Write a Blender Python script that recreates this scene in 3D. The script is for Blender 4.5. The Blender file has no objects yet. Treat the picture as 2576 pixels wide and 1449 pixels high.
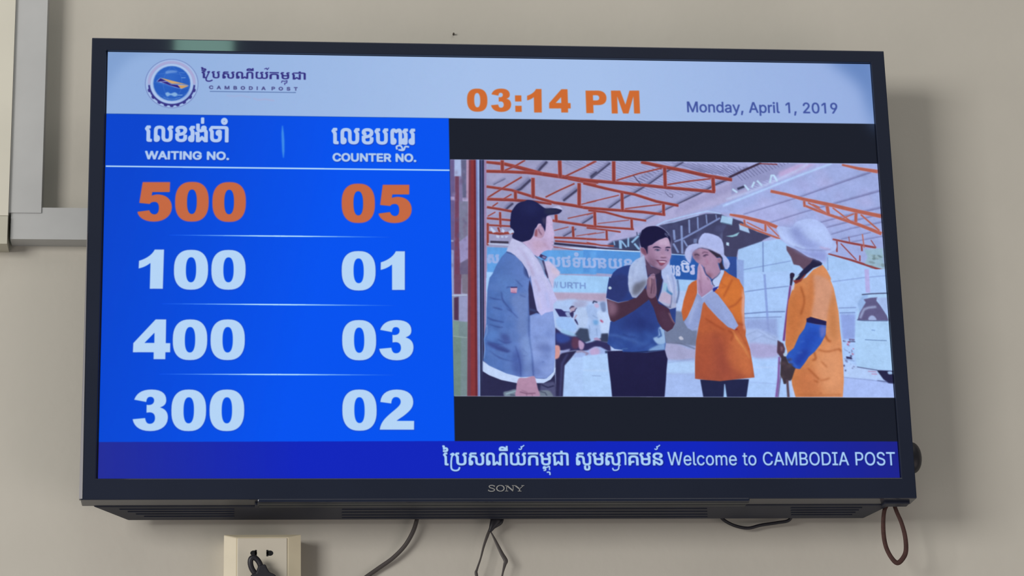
import bpy, bmesh, math, random
import numpy as np
from mathutils import Matrix, Vector

scene = bpy.context.scene
rnd = random.Random(7)

# ------------------------------------------------------------------ camera
# metres; x along the wall, y into the wall, z up, origin at the centre of the screen (raised by ZC)
ZC = 2.15
R = np.array([[0.99438066, -0.10275911, -0.02544935],
              [0.00677361, 0.30166381, -0.9533903],
              [0.10564669, 0.94786049, 0.30066471]])      # rows: camera right, down, forward
CAM = np.array([-0.29415232, -2.75368866, -0.90322703])
FPX = 6500.0
cam_data = bpy.data.cameras.new('camera')
cam_data.sensor_width = 36.0
cam_data.lens = 36.0 * FPX / 2576.0
cam_data.clip_start = 0.05
cam = bpy.data.objects.new('camera', cam_data)
scene.collection.objects.link(cam)
rot = Matrix((R[0], -R[1], -R[2])).transposed()
cam.matrix_world = Matrix.Translation((CAM[0], CAM[1], CAM[2] + ZC)) @ rot.to_4x4()
scene.camera = cam

# ------------------------------------------------------------------ view, world, lights
scene.view_settings.view_transform = 'Standard'
scene.view_settings.look = 'None'
scene.view_settings.exposure = 0.0
scene.view_settings.gamma = 1.0
scene.view_settings.use_curve_mapping = False

world = bpy.data.worlds.new('room_light')
scene.world = world
world.use_nodes = True
wb = world.node_tree.nodes['Background']
wb.inputs[0].default_value = (0.95, 0.97, 1.0, 1)
wb.inputs[1].default_value = 0.13


def area_light(name, loc, target, sx, sy, power, color):
    ld = bpy.data.lights.new(name, 'AREA')
    ld.shape = 'RECTANGLE'
    ld.size = sx
    ld.size_y = sy
    ld.energy = power
    ld.color = color
    o = bpy.data.objects.new(name, ld)
    scene.collection.objects.link(o)
    o.location = loc
    o.rotation_euler = (Vector(target) - Vector(loc)).to_track_quat('-Z', 'Y').to_euler()
    return o


# daylight from windows on the left of the waiting room;
# the side, ceiling and low lamps are added fills
area_light('window_daylight', (-4.9, -5.2, ZC + 0.5), (-0.1, 0.0, ZC), 2.5, 2.0, 228, (1.0, 0.975, 0.945))
area_light('side_fill_light', (-4.3, -2.4, ZC - 0.1), (0.3, 0.0, ZC - 0.2), 1.9, 1.3, 20, (1.0, 0.975, 0.94))  # added fill that broadens the shadow gradient, no known window
area_light('ceiling_fill_light', (0.6, -1.9, ZC + 2.3), (0.3, 0.0, ZC), 2.4, 1.2, 17, (1.0, 0.97, 0.92))  # added overhead fill, no lamp known there
area_light('floor_bounce_fill', (2.3, -2.6, 0.2), (0.9, 0.0, ZC - 0.5), 2.0, 1.6, 16, (1.0, 0.87, 0.84))  # added lamp standing in for light off the floor
area_light('low_left_fill', (-2.0, -2.2, 0.5), (-0.6, 0.0, ZC - 0.3), 1.6, 1.4, 9, (1.0, 0.90, 0.87))  # added low fill lifting the left side of the wall
area_light('high_window_light', (-0.385, -3.5, ZC + 1.74), (-0.33, 0.0, ZC + 0.25), 0.15, 0.25, 1.3, (0.55, 1.0, 0.82))


# ------------------------------------------------------------------ helpers
def at(px, py, y=0.0):
    """point on the plane y = const seen at photograph pixel (px, py)"""
    v = R.T @ np.array([(px - 1288.0) / FPX, (py - 724.5) / FPX, 1.0])
    p = CAM + v * ((y - CAM[1]) / v[1])
    return Vector((p[0], p[1], p[2] + ZC))


def lin(c):
    return tuple((x / 12.92 if x <= 0.04045 else ((x + 0.055) / 1.055) ** 2.4) for x in (v / 255.0 for v in c))


def material(name, rgb, rough=0.6, noise=0.0, scale=20.0, bump=0.0, bscale=300.0, metallic=0.0, spec=0.5, rgb2=None, coat=0.0):
    m = bpy.data.materials.new(name)
    m.use_nodes = True
    nt = m.node_tree
    b = nt.nodes['Principled BSDF']
    b.inputs['Roughness'].default_value = rough
    b.inputs['Metallic'].default_value = metallic
    b.inputs['Specular IOR Level'].default_value = spec
    b.inputs['Coat Weight'].default_value = coat
    b.inputs['Coat Roughness'].default_value = 0.04
    c = lin(rgb)
    b.inputs['Base Color'].default_value = (*c, 1)
    tc = nt.nodes.new('ShaderNodeTexCoord')
    if noise or rgb2:
        n = nt.nodes.new('ShaderNodeTexNoise')
        n.inputs['Scale'].default_value = scale
        n.inputs['Detail'].default_value = 4
        nt.links.new(tc.outputs['Object'], n.inputs['Vector'])
        r = nt.nodes.new('ShaderNodeValToRGB')
        r.color_ramp.elements[0].position = 0.35
        r.color_ramp.elements[1].position = 0.65
        c2 = lin(rgb2) if rgb2 else tuple(min(1, x * (1 + noise)) for x in c)
        c1 = c if rgb2 else tuple(x * (1 - noise) for x in c)
        r.color_ramp.elements[0].color = (*c1, 1)
        r.color_ramp.elements[1].color = (*c2, 1)
        nt.links.new(n.outputs['Fac'], r.inputs['Fac'])
        nt.links.new(r.outputs['Color'], b.inputs['Base Color'])
    if bump:
        n2 = nt.nodes.new('ShaderNodeTexNoise')
        n2.inputs['Scale'].default_value = bscale
        n2.inputs['Detail'].default_value = 3
        nt.links.new(tc.outputs['Object'], n2.inputs['Vector'])
        bp = nt.nodes.new('ShaderNodeBump')
        bp.inputs['Strength'].default_value = bump
        bp.inputs['Distance'].default_value = 0.0006
        nt.links.new(n2.outputs['Fac'], bp.inputs['Height'])
        nt.links.new(bp.outputs['Normal'], b.inputs['Normal'])
    return m


def link(name, me, mat, parent=None, smooth=False):
    o = bpy.data.objects.new(name, me)
    scene.collection.objects.link(o)
    if mat:
        me.materials.append(mat)
    if smooth:
        for p in me.polygons:
            p.use_smooth = True
    if parent:
        o.parent = parent
    return o


def from_bm(name, bm, mat, parent=None, smooth=False, bevel=0.0, seg=2):
    if bevel:
        bmesh.ops.bevel(bm, geom=[e for e in bm.edges if len(e.link_faces) == 2 and e.calc_face_angle(0) > 0.5],
                        offset=bevel, segments=seg, affect='EDGES', profile=0.6, clamp_overlap=True)
    bmesh.ops.recalc_face_normals(bm, faces=bm.faces)
    me = bpy.data.meshes.new(name)
    bm.to_mesh(me)
    bm.free()
    return link(name, me, mat, parent, smooth)


def prism(bm, pts_front, pts_back):
    """closed solid between two point loops of equal length"""
    f = [bm.verts.new(p) for p in pts_front]
    b = [bm.verts.new(p) for p in pts_back]
    n = len(f)
    bm.faces.new(f)
    bm.faces.new(b[::-1])
    for i in range(n):
        j = (i + 1) % n
        bm.faces.new((f[j], f[i], b[i], b[j]))
    return f, b


def box(bm, x0, x1, y0, y1, z0, z1):
    prism(bm, [(x0, y0, z0), (x1, y0, z0), (x1, y0, z1), (x0, y0, z1)],
          [(x0, y1, z0), (x1, y1, z0), (x1, y1, z1), (x0, y1, z1)])


def thing(name, label, cat, loc=(0, 0, 0), group=None):
    o = bpy.data.objects.new(name, None)
    o.empty_display_size = 0.02
    scene.collection.objects.link(o)
    o.location = loc
    o['label'] = label
    o['category'] = cat
    if group:
        o['group'] = group
    return o


def tag(o, label, cat):
    o['label'] = label
    o['category'] = cat
    return o


def curve_pts(P, n=8):
    """Catmull-Rom through 3-D points"""
    P = [Vector(p) for p in P]
    Q = [P[0] * 2 - P[1]] + P + [P[-1] * 2 - P[-2]]
    out = []
    for i in range(1, len(Q) - 2):
        a, b, c, d = Q[i - 1], Q[i], Q[i + 1], Q[i + 2]
        for k in range(n):
            t = k / n
            out.append(0.5 * ((2 * b) + (c - a) * t + (2 * a - 5 * b + 4 * c - d) * t * t + (3 * b - a - 3 * c + d) * t ** 3))
    out.append(P[-1])
    return out


def tube(bm, P, rad, seg=10, flat=1.0, closed=False):
    """swept tube; rad may be a number or one per point; flat squashes it along y"""
    n = len(P)
    rings = []
    for i, p in enumerate(P):
        if closed:
            t = (P[(i + 1) % n] - P[i - 1]).normalized()
        else:
            t = (P[min(i + 1, n - 1)] - P[max(i - 1, 0)]).normalized()
        s = t.cross(Vector((0, 1, 0)))
        if s.length < 1e-4:
            s = Vector((1, 0, 0))
        s.normalize()
        u = s.cross(t).normalized()
        r = rad[i] if isinstance(rad, (list, tuple)) else rad
        rings.append([bm.verts.new(p + s * (math.cos(2 * math.pi * k / seg) * r) + u * (math.sin(2 * math.pi * k / seg) * r * flat)) for k in range(seg)])
    for i in range(n if closed else n - 1):
        a, b = rings[i], rings[(i + 1) % n]
        for k in range(seg):
            bm.faces.new((a[k], a[(k + 1) % seg], b[(k + 1) % seg], b[k]))
    if not closed:
        bm.faces.new(rings[0][::-1])
        bm.faces.new(rings[-1])


# ------------------------------------------------------------------ outlines of letters (1/1000 of the type size)
GLYPHS = {
 'W': (686, "155,0 16,509 82,509 163,196 175,145 187,94 197,40 189,40 200,94 211,145 224,196 306,509 380,509 462,196 474,145 486,94 497,40 488,40 499,94 510,145 523,196 603,509 670,509 530,0 455,0 368,323 359,356 351,391 347,410 344,431 340,452 336,475 350,475 346,453 342,433 339,413 335,395 327,359 318,323 230,0"),
 'A': (480, "16,0 201,509 276,509 463,0 395,0 287,302 276,334 264,372 257,394 250,420 241,447 232,478 245,478 236,447 228,419 220,393 213,371 191,302 85,0|110,142 110,199 370,199 370,142"),
 'I': (301, "31,0 31,57 118,57 118,452 31,452 31,509 269,509 269,452 183,452 183,57 269,57 269,0"),
 'T': (449, "32,452 32,509 417,509 417,452 257,452 257,0 193,0 193,452"),
 'N': (523, "60,0 60,509 136,509 343,183 363,151 388,107 401,82 414,55 405,54 402,81 401,108 399,157 399,195 399,509 463,509 463,0 387,0 202,290 177,331 148,381 108,452 119,454 122,384 124,328 125,291 125,0"),
 'G': (520, "269,-7 236,-5 205,1 176,11 149,25 125,43 104,64 85,88 69,116 57,146 47,179 42,215 40,254 42,293 47,329 57,362 69,393 85,421 103,445 125,466 149,484 175,498 203,508 233,514 265,516 304,513 340,504 374,489 403,469 429,445 449,416 465,384 474,349 408,349 399,372 387,393 373,411 356,427 337,439 315,448 291,454 265,456 243,454 222,450 202,443 183,432 166,419 150,404 137,385 125,364 116,340 109,314 105,285 103,254 105,223 109,194 116,168 125,145 137,124 151,105 166,90 184,76 203,66 224,59 246,54 269,53 309,57 345,71 374,93 396,123 404,141 410,160 414,180 415,202 434,199 283,199 283,256 478,256 478,200 476,170 471,141 463,115 451,91 436,69 419,50 399,33 377,19 352,8 326,0 298,-5"),
 'O': (533, "267,-7 235,-5 205,1 177,11 150,25 126,42 105,63 86,88 70,115 57,146 48,179 42,215 40,254 42,293 48,329 57,362 70,393 86,421 105,445 126,466 150,484 177,498 205,508 235,514 267,516 299,514 329,508 357,498 384,484 408,466 429,445 448,421 464,393 477,362 486,329 491,293 493,254 491,215 486,179 477,146 464,115 448,88 429,63 408,42 384,25 357,11 329,1 299,-5|267,53 289,54 310,59 330,66 349,76 367,89 383,105 396,123 408,144 418,168 425,194 429,223 430,254 429,286 425,314 418,341 408,365 396,386 383,404 367,420 349,433 330,443 310,450 289,454 267,456 245,454 223,450 203,443 184,433 167,420 151,404 137,385 125,364 116,340 109,314 105,285 103,254 105,223 109,194 116,168 125,144 137,123 151,105 167,89 184,76 203,66 223,59 245,54"),
 '.': (188, "95,-4 78,-1 63,9 53,24 50,41 53,59 63,73 78,83 95,87 113,83 128,73 138,59 141,41 138,24 128,9 113,-1"),
 'C': (510, "267,-7 235,-5 205,1 177,11 150,25 126,42 104,63 86,88 70,115 57,146 48,179 42,215 40,254 42,293 48,329 57,362 70,393 86,421 104,445 126,466 150,484 177,498 205,508 235,514 267,516 305,513 340,504 373,490 402,471 427,447 448,418 463,385 473,348 408,348 401,373 389,395 375,413 357,428 337,440 315,449 292,454 267,456 245,454 223,450 203,443 184,432 166,419 150,403 137,385 125,364 116,340 109,314 105,285 103,254 105,223 109,194 116,168 125,145 137,123 151,105 166,89 184,76 203,66 223,59 245,54 267,53 292,55 315,60 337,69 357,81 375,96 389,114 401,136 408,160 473,160 463,124 448,91 428,62 402,38 373,19 341,5 305,-4"),
 'U': (517, "259,-8 230,-7 203,-2 177,5 154,15 133,28 114,43 98,60 85,80 74,101 66,124 62,148 60,173 60,509 124,509 124,178 128,144 141,113 160,87 187,68 220,56 259,52 298,56 331,68 357,87 377,113 389,144 393,178 393,509 457,509 457,173 456,148 451,124 443,101 433,80 419,60 403,43 384,28 363,15 340,5 315,-2 288,-7"),
 'E': (419, "60,0 60,509 372,509 372,452 125,452 125,286 355,286 355,229 125,229 125,57 375,57 375,0"),
 'R': (449, "60,0 60,509 236,509 264,507 290,504 313,497 333,489 367,465 390,433 399,415 405,395 408,374 409,352 408,330 405,309 399,290 390,271 367,240 333,217 312,209 289,203 264,199 236,198 96,198 96,255 234,255 269,258 298,267 319,281 334,300 342,324 345,352 342,380 334,405 319,425 298,440 269,449 233,452 125,452 125,0|353,0 230,229 303,229 428,0"),
 'M': (628, "60,0 60,509 152,509 277,187 287,159 299,123 311,84 322,49 307,49 318,83 330,121 342,158 352,187 476,509 568,509 568,0 504,0 504,291 504,327 505,369 506,413 507,457 513,457 498,409 482,363 467,322 456,291 342,0 286,0 170,291 159,321 145,361 129,408 112,457 119,457 120,416 121,372 122,328 122,291 122,0"),
 'o': (415, "207,-8 182,-7 159,-2 137,6 117,16 98,30 82,46 68,64 56,85 46,108 40,133 36,159 34,187 36,216 40,243 46,268 56,291 68,312 82,330 98,346 117,360 137,371 159,378 182,383 207,384 233,383 256,378 278,371 299,360 317,346 333,330 347,312 359,291 369,268 376,243 380,216 381,187 380,159 376,133 369,108 359,85 347,64 333,46 317,30 299,16 278,6 256,-2 233,-7|207,46 242,51 270,66 292,89 307,117 316,151 319,187 316,224 307,258 292,287 270,310 242,325 207,330 173,325 145,310 124,287 108,258 99,224 96,187 99,151 108,117 124,89 145,66 173,51"),
 'n': (410, "114,227 114,0 53,0 53,379 112,379 112,287 102,287 112,312 124,332 137,349 152,362 187,379 227,384 264,380 295,369 321,349 341,321 348,304 353,285 356,264 357,240 357,0 296,0 296,235 290,275 273,304 246,323 210,329 184,326 161,317 141,303 126,283 117,257"),
 'd': (424, "195,-8 172,-7 151,-2 130,5 111,16 94,29 79,45 66,64 55,84 46,108 39,133 35,160 34,189 35,218 39,245 46,270 55,293 66,313 79,332 95,347 112,361 131,371 151,378 173,383 196,384 228,381 253,373 272,360 287,346 298,331 306,319 311,319 311,509 372,509 372,0 313,0 313,59 307,59 298,46 287,31 272,17 252,4 227,-5|205,47 236,51 263,65 284,86 299,115 309,150 312,189 309,229 300,263 284,291 263,312 237,325 205,330 172,325 145,311 124,290 108,261 99,227 96,189 99,151 109,117 124,88 145,66 172,51"),
 'a': (389, "160,-9 126,-5 94,5 68,22 48,45 35,73 30,108 34,138 43,161 58,179 78,193 100,203 125,211 152,216 178,220 234,227 252,230 265,235 273,243 276,255 276,257 273,279 267,297 256,311 240,322 220,329 196,331 171,329 149,322 132,313 118,301 107,288 100,274 41,291 57,322 79,346 104,364 133,375 163,382 194,384 215,383 239,379 263,372 286,360 306,343 322,320 333,290 337,251 337,0 277,0 277,52 272,52 264,38 252,25 236,12 215,1 190,-6|170,45 202,49 228,59 248,74 263,93 272,115 276,138 276,190 270,186 259,182 231,176 200,171 175,168 154,164 134,159 117,150 103,139 95,124 92,105 94,87 102,72 114,61 130,52 149,47"),
 'y': (389, "47,-139 61,-86 71,-87 88,-90 104,-89 118,-84 130,-74 141,-58 151,-36 163,-1 17,379 84,379 165,155 177,121 187,87 196,53 206,21 184,21 202,87 212,121 224,155 305,379 371,379 204,-58 191,-85 177,-107 159,-124 139,-136 117,-143 91,-145 77,-145 65,-143"),
 'p': (424, "53,-143 53,379 112,379 112,319 118,319 126,331 137,346 152,360 171,373 197,381 229,384 252,383 274,378 294,371 313,361 330,347 345,332 359,313 370,293 379,270 385,245 389,218 390,189 389,160 385,133 379,108 370,84 359,64 346,45 330,29 313,16 294,5 274,-2 252,-7 229,-8 198,-5 173,4 153,17 138,31 127,46 118,59 114,59 114,-143|220,47 253,51 279,66 301,88 316,117 325,151 328,189 325,227 316,261 301,290 280,311 253,325 220,330 188,325 161,312 140,291 125,263 116,229 113,189 116,150 125,115 140,86 162,65 188,51"),
 'r': (259, "53,0 53,379 112,379 112,321 115,321 130,347 152,367 181,380 213,385 229,384 243,384 243,322 230,324 207,326 182,323 159,315 140,301 126,284 117,262 114,237 114,0"),
 'i': (167, "53,0 53,379 114,379 114,0|84,443 67,446 54,455 44,468 41,483 44,499 54,512 67,521 84,524 100,521 114,512 123,499 126,483 123,468 114,455 100,446"),
 'l': (189, "139,-2 101,3 74,20 58,47 53,84 53,509 114,509 114,99 115,77 120,62 130,54 146,52 160,53 170,54 181,3 162,-1"),
 'S': (447, "224,-9 197,-8 172,-4 149,1 128,9 108,19 91,31 76,45 64,60 54,77 46,96 41,115 38,137 104,137 110,110 123,88 142,71 166,59 194,52 224,49 257,52 286,60 311,74 329,92 341,114 346,139 342,161 332,179 316,193 296,205 272,214 245,222 184,239 154,249 128,260 105,274 86,289 71,307 60,326 54,348 52,372 58,413 75,448 87,463 102,476 119,488 138,498 158,506 180,511 203,514 227,516 252,514 275,511 296,505 316,498 351,476 377,449 394,415 401,378 337,378 326,412 302,437 286,447 267,453 247,457 225,459 194,456 167,448 145,435 129,418 118,398 115,376 119,352 131,334 148,319 169,308 191,300 212,293 264,279 287,272 312,264 336,252 359,238 379,220 395,198 405,171 408,139 403,99 386,64 374,48 360,34 343,21 323,11 302,2 278,-4 252,-8"),
 'Y': (472, "203,0 203,208 16,509 91,509 192,344 208,318 222,292 236,264 250,230 224,230 237,265 251,293 265,318 280,344 381,509 455,509 268,208 268,0"),
 'B': (456, "60,0 60,509 241,509 266,508 289,504 310,499 329,491 359,469 381,442 394,410 398,374 395,344 387,320 373,301 356,286 336,275 315,267 315,262 339,257 363,245 385,227 402,203 414,173 418,136 413,100 400,67 377,39 344,18 324,10 301,4 275,1 247,0|125,57 245,57 272,58 296,63 315,70 330,80 349,105 355,137 352,161 342,184 327,203 306,218 279,228 248,231 125,231|125,285 238,285 265,288 288,296 308,309 323,326 333,348 336,372 330,403 313,429 283,446 240,452 125,452"),
 'D': (502, "219,0 96,0 96,57 215,57 244,58 272,63 296,70 318,81 337,94 354,110 368,128 379,149 388,172 394,198 398,226 399,255 398,285 394,312 388,337 379,361 368,381 354,399 338,415 320,428 299,438 275,446 249,450 221,452 93,452 93,509 225,509 261,507 294,501 325,492 353,478 377,461 399,441 418,418 433,391 446,361 455,329 460,293 462,255 460,217 455,181 446,149 433,119 417,92 398,68 376,48 351,31 322,17 291,8 256,2|125,509 125,0 60,0 60,509"),
 'e': (404, "212,-8 185,-7 161,-2 138,6 117,16 98,30 82,46 68,64 56,85 46,108 40,132 35,159 34,187 35,215 39,242 46,267 55,290 67,311 81,329 97,346 115,359 135,370 157,378 180,383 205,384 236,382 266,374 294,361 319,341 341,315 357,282 363,263 368,242 370,219 371,194 371,169 75,169 75,221 338,221 310,202 307,237 298,269 283,294 263,314 237,326 205,330 173,326 146,313 125,294 109,270 99,241 96,211 96,178 100,139 110,106 128,80 151,61 179,50 212,46 234,48 254,53 271,61 285,73 297,88 306,105 365,91 353,63 335,39 311,19 283,4 249,-5"),
 'c': (396, "207,-8 182,-7 159,-2 137,6 117,16 98,30 82,46 68,64 56,85 46,108 40,133 36,159 34,187 36,216 40,243 46,268 56,291 68,312 82,330 98,346 117,360 137,371 159,378 182,383 207,384 234,383 260,377 284,368 305,356 324,341 340,322 353,301 362,277 303,262 298,276 290,289 281,301 270,311 257,319 242,325 226,329 207,330 173,325 145,310 124,287 108,258 99,224 96,187 99,151 108,117 124,89 145,66 173,51 207,46 226,48 243,52 258,58 271,66 282,76 292,89 299,102 304,117 363,102 354,78 341,56 325,37 306,21 285,9 261,-1 235,-6"),
 'm': (610, "53,0 53,379 112,379 112,295 108,295 118,323 132,346 151,363 172,376 195,384 219,386 257,380 287,361 309,331 321,295 312,295 322,321 337,343 357,361 381,375 407,383 437,386 468,383 497,372 522,354 541,328 553,296 557,255 557,0 496,0 496,254 490,289 473,313 447,326 419,330 395,328 374,320 358,307 345,290 338,270 335,247 335,0 274,0 274,260 269,288 253,311 229,326 199,330 178,328 158,320 140,307 126,289 117,266 114,238 114,0"),
 't': (227, "204,379 204,327 6,327 6,379|65,471 126,471 126,98 128,76 136,61 150,53 170,50 185,51 202,54 213,2 192,-3 168,-4 145,-3 125,2 107,10 92,21 72,52 65,93"),
 'P': (445, "60,0 60,509 235,509 263,507 289,503 312,497 332,487 350,476 366,462 379,447 390,430 398,411 404,391 407,370 409,348 407,325 404,304 398,284 390,265 379,248 366,233 350,219 332,207 312,198 289,191 263,187 235,186 109,186 109,242 233,242 269,246 297,256 318,272 333,294 342,319 344,348 342,376 333,402 318,423 297,439 268,449 232,452 125,452 125,0"),
 '1': (453, "76,0 76,55 391,55 391,0|276,509 276,0 212,0 212,448 209,448 86,358 86,427 198,509"),
 '2': (453, "64,0 64,47 234,229 261,257 282,282 299,305 311,327 318,348 320,371 317,397 308,419 293,436 273,449 250,457 224,460 196,457 172,447 153,433 139,413 130,390 127,362 66,362 67,384 71,405 77,424 86,442 111,473 143,496 162,505 182,511 203,514 225,516 247,514 268,511 288,505 306,497 337,474 361,445 376,411 381,372 378,345 371,318 357,290 336,259 322,241 306,223 288,202 267,180 153,60 153,57 389,57 389,0"),
 '3': (453, "218,-7 195,-6 173,-3 152,2 133,10 98,30 70,57 52,91 44,132 109,132 115,107 126,87 144,71 165,59 191,52 219,50 248,53 275,61 297,74 315,93 325,116 329,145 326,172 316,196 299,217 275,234 242,244 201,248 157,248 157,299 288,448 288,452 70,452 70,509 372,509 372,461 211,278 211,289 239,290 264,288 287,284 308,276 327,265 344,253 359,239 371,222 381,205 387,186 392,166 393,145 392,123 387,103 380,84 370,66 358,50 344,36 327,23 309,12 288,4 266,-2 243,-6"),
 '4': (453, "40,105 40,158 247,509 311,509 109,166 109,163 413,163 413,105|282,0 282,121 282,146 282,318 343,318 343,0"),
 '9': (453, "226,516 249,514 271,510 291,503 310,494 328,482 343,468 356,452 368,434 377,414 384,393 388,371 389,347 385,309 373,270 363,248 350,224 334,197 315,168 200,0 130,0 301,248 307,248 299,234 287,221 273,210 257,202 238,196 218,195 195,196 175,199 155,206 137,214 106,237 83,269 74,287 68,307 65,329 64,352 65,375 69,397 75,417 85,436 96,454 110,469 125,483 143,494 162,504 182,510 203,514|226,460 199,457 174,446 154,429 138,407 129,381 125,352 129,322 138,295 154,274 174,257 199,247 226,243 254,247 279,257 299,273 314,295 324,321 327,350 324,381 314,407 299,429 279,446 254,457"),
 '0': (453, "227,-7 199,-5 174,1 151,11 130,24 111,41 95,62 80,86 69,113 60,144 53,178 49,214 48,254 49,294 53,330 60,364 69,395 81,422 95,447 112,467 130,484 151,498 174,508 200,514 227,516 254,514 279,508 302,498 323,484 342,467 358,447 372,422 384,395 393,364 400,330 404,294 405,254 404,214 400,178 393,144 384,113 373,86 359,62 342,41 323,24 302,11 279,1 254,-5|227,50 261,56 290,74 303,87 313,103 323,122 330,144 336,168 340,194 343,223 344,254 343,285 340,314 336,341 330,365 323,387 313,405 303,422 290,435 261,453 227,460 192,453 163,435 151,422 140,405 131,387 123,365 117,341 113,314 110,285 109,254 110,223 113,194 117,168 123,144 131,122 140,103 151,87 163,74 192,56"),
 ',': (188, "38,-119 68,71 137,71 84,-119"),
 'H': (517, "60,0 60,509 125,509 125,289 392,289 392,509 457,509 457,0 392,0 392,232 125,232 125,0"),
 ':': (188, "95,-4 78,-1 63,9 53,24 50,41 53,59 63,73 78,83 95,87 113,83 128,73 138,59 141,41 138,24 128,9 113,-1|95,271 78,274 63,284 53,299 50,316 53,334 63,349 78,359 95,362 113,359 128,349 138,334 141,316 138,299 128,284 113,274"),
 'ប': (344, "103,201 103,86 107,64 120,49 141,39 172,36 202,39 224,49 237,64 241,86 241,202 291,202 291,86 283,48 261,21 224,5 172,0 120,5 83,21 61,48 53,86 53,201|241,196 241,213 216,244 206,258 204,266 206,274 216,288 238,317 304,317 304,281 238,281 291,222 291,196|53,196 53,213 28,244 18,258 16,266 18,274 28,288 50,317 116,317 116,281 50,281 103,222 103,196"),
 'រ': (156, "74,196 74,213 49,244 39,258 37,266 40,274 50,288 72,317 137,317 137,281 72,281 124,222 124,196|124,204 124,37 122,20 114,9 103,2 87,0 77,0 62,1 48,5 34,11 23,22 16,37 14,59 16,78 23,93 34,104 47,112 61,116 74,119 74,204|74,36 74,82 66,81 58,77 52,70 50,59 52,48 58,41 66,38"),
 'ស': (503, "92,227 75,249 68,259 66,266 69,274 79,288 101,317 251,317 251,281 101,281 136,241|450,205 450,86 443,48 422,21 406,12 387,5 365,1 339,0 290,5 256,21 235,48 228,86 228,159 224,180 212,195 193,204 165,207 138,204 118,195 107,180 103,159 103,127 53,127 53,159 56,186 66,208 81,224 103,236 131,242 165,244 200,242 228,235 250,223 265,206 275,185 278,159 278,86 282,64 293,49 312,39 339,36 366,39 385,49 396,64 400,86 400,205|53,134 103,134 103,119 119,117 132,113 144,105 153,94 158,79 160,61 156,36 144,17 126,4 104,0 89,0 75,2 64,8 56,18 53,33|103,36 116,39 124,48 127,61 125,69 121,76 114,80 103,82|400,196 400,213 375,244 365,258 362,266 365,274 375,288 397,317 463,317 463,281 397,281 450,222 450,196"),
 'ណ': (672, "53,127 53,232 60,269 81,296 96,305 115,312 138,316 164,317 190,316 212,312 231,305 247,296 268,269 275,232 275,44 336,100 397,44 397,232 404,269 424,296 440,305 459,312 482,316 508,317 534,316 556,312 575,305 591,296 612,269 619,232 619,0 569,0 569,232 565,253 553,269 534,278 508,281 481,278 462,269 450,253 446,232 446,0 389,0 336,48 282,0 225,0 225,232 221,253 209,269 190,278 164,281 137,278 118,269 107,253 103,232 103,127|53,134 103,134 103,119 119,117 132,113 144,105 153,94 158,79 160,61 156,36 144,17 126,4 104,0 89,0 75,2 64,8 56,18 53,33|103,36 116,39 124,48 127,61 125,69 121,76 114,80 103,82"),
 'យ': (516, "463,205 463,86 457,52 437,25 421,14 402,6 379,2 352,0 325,2 302,7 283,15 268,26 266,26 255,18 243,11 229,6 213,3 195,1 174,0 172,0 132,3 102,11 79,25 64,42 55,62 53,86 53,290 63,311 93,317 140,317 140,281 124,280 112,278 105,274 102,269 102,86 106,64 118,49 139,39 172,36 195,38 213,42 226,49 235,58 239,71 241,86 241,205 291,205 291,86 295,64 307,49 326,39 352,36 379,39 398,49 409,64 413,86 413,205|413,196 413,213 388,244 378,258 376,266 379,274 389,288 411,317 476,317 476,281 411,281 463,222 463,196|241,196 241,213 216,244 206,258 204,266 206,274 216,288 238,317 304,317 304,281 238,281 291,222 291,196"),
 'ក': (345, "53,281 53,317 291,317 291,281|53,0 53,159 61,196 83,223 100,232 120,239 145,243 172,244 200,243 224,239 245,232 262,223 284,196 291,159 291,0 242,0 242,159 237,180 225,196 203,205 172,208 142,205 120,196 107,180 103,159 103,0"),
 'ម': (344, "86,140 86,177 257,177 257,140|103,201 103,86 107,64 120,49 141,39 172,36 202,39 224,49 237,64 241,86 241,202 291,202 291,86 283,48 261,21 224,5 172,0 120,5 83,21 61,48 53,86 53,201|241,196 241,213 216,244 206,258 204,266 206,274 216,288 238,317 304,317 304,281 238,281 291,222 291,196|53,196 53,213 28,244 18,258 16,266 18,274 28,288 50,317 116,317 116,281 50,281 103,222 103,196"),
 'ព': (344, "53,127 53,244 55,263 59,281 67,296 79,307 95,315 116,317 130,315 144,309 157,299 172,284 173,284 188,299 202,309 218,315 237,317 255,315 269,307 279,296 286,281 290,263 291,244 291,0 241,0 241,244 240,259 236,270 231,276 222,278 214,277 207,273 195,261 184,250 178,246 172,245 165,246 160,250 148,261 136,273 129,277 122,278 113,276 108,270 104,259 103,244 103,127|53,134 103,134 103,119 119,117 132,113 144,105 153,94 158,79 160,61 156,36 144,17 126,4 104,0 89,0 75,2 64,8 56,18 53,33|103,36 116,39 124,48 127,61 125,69 121,76 114,80 103,82"),
 'ជ': (344, "53,0 53,208 33,236 28,245 27,252 28,262 33,272 46,288 68,317 219,317 235,321 240,325 241,330 241,365 291,365 291,330 289,315 284,303 276,293 264,287 247,283 225,281 69,281 66,277 64,273 63,271 67,260 80,243 103,217 103,44 172,107 241,44 241,244 291,244 291,0 233,0 172,56 111,0"),
 'វ': (177, "74,192 74,213 41,245 27,260 24,268 27,275 37,289 58,317 85,317 93,318 99,321 103,330 103,365 153,365 153,330 151,315 146,303 136,293 123,287 106,283 85,281 58,281 124,222 124,192|124,204 124,37 122,20 114,9 103,2 87,0 77,0 62,1 48,5 34,11 23,22 16,37 14,59 16,78 23,93 34,104 47,112 61,116 74,119 74,204|74,36 74,82 66,81 58,77 52,70 50,59 52,48 58,41 66,38"),
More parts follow.
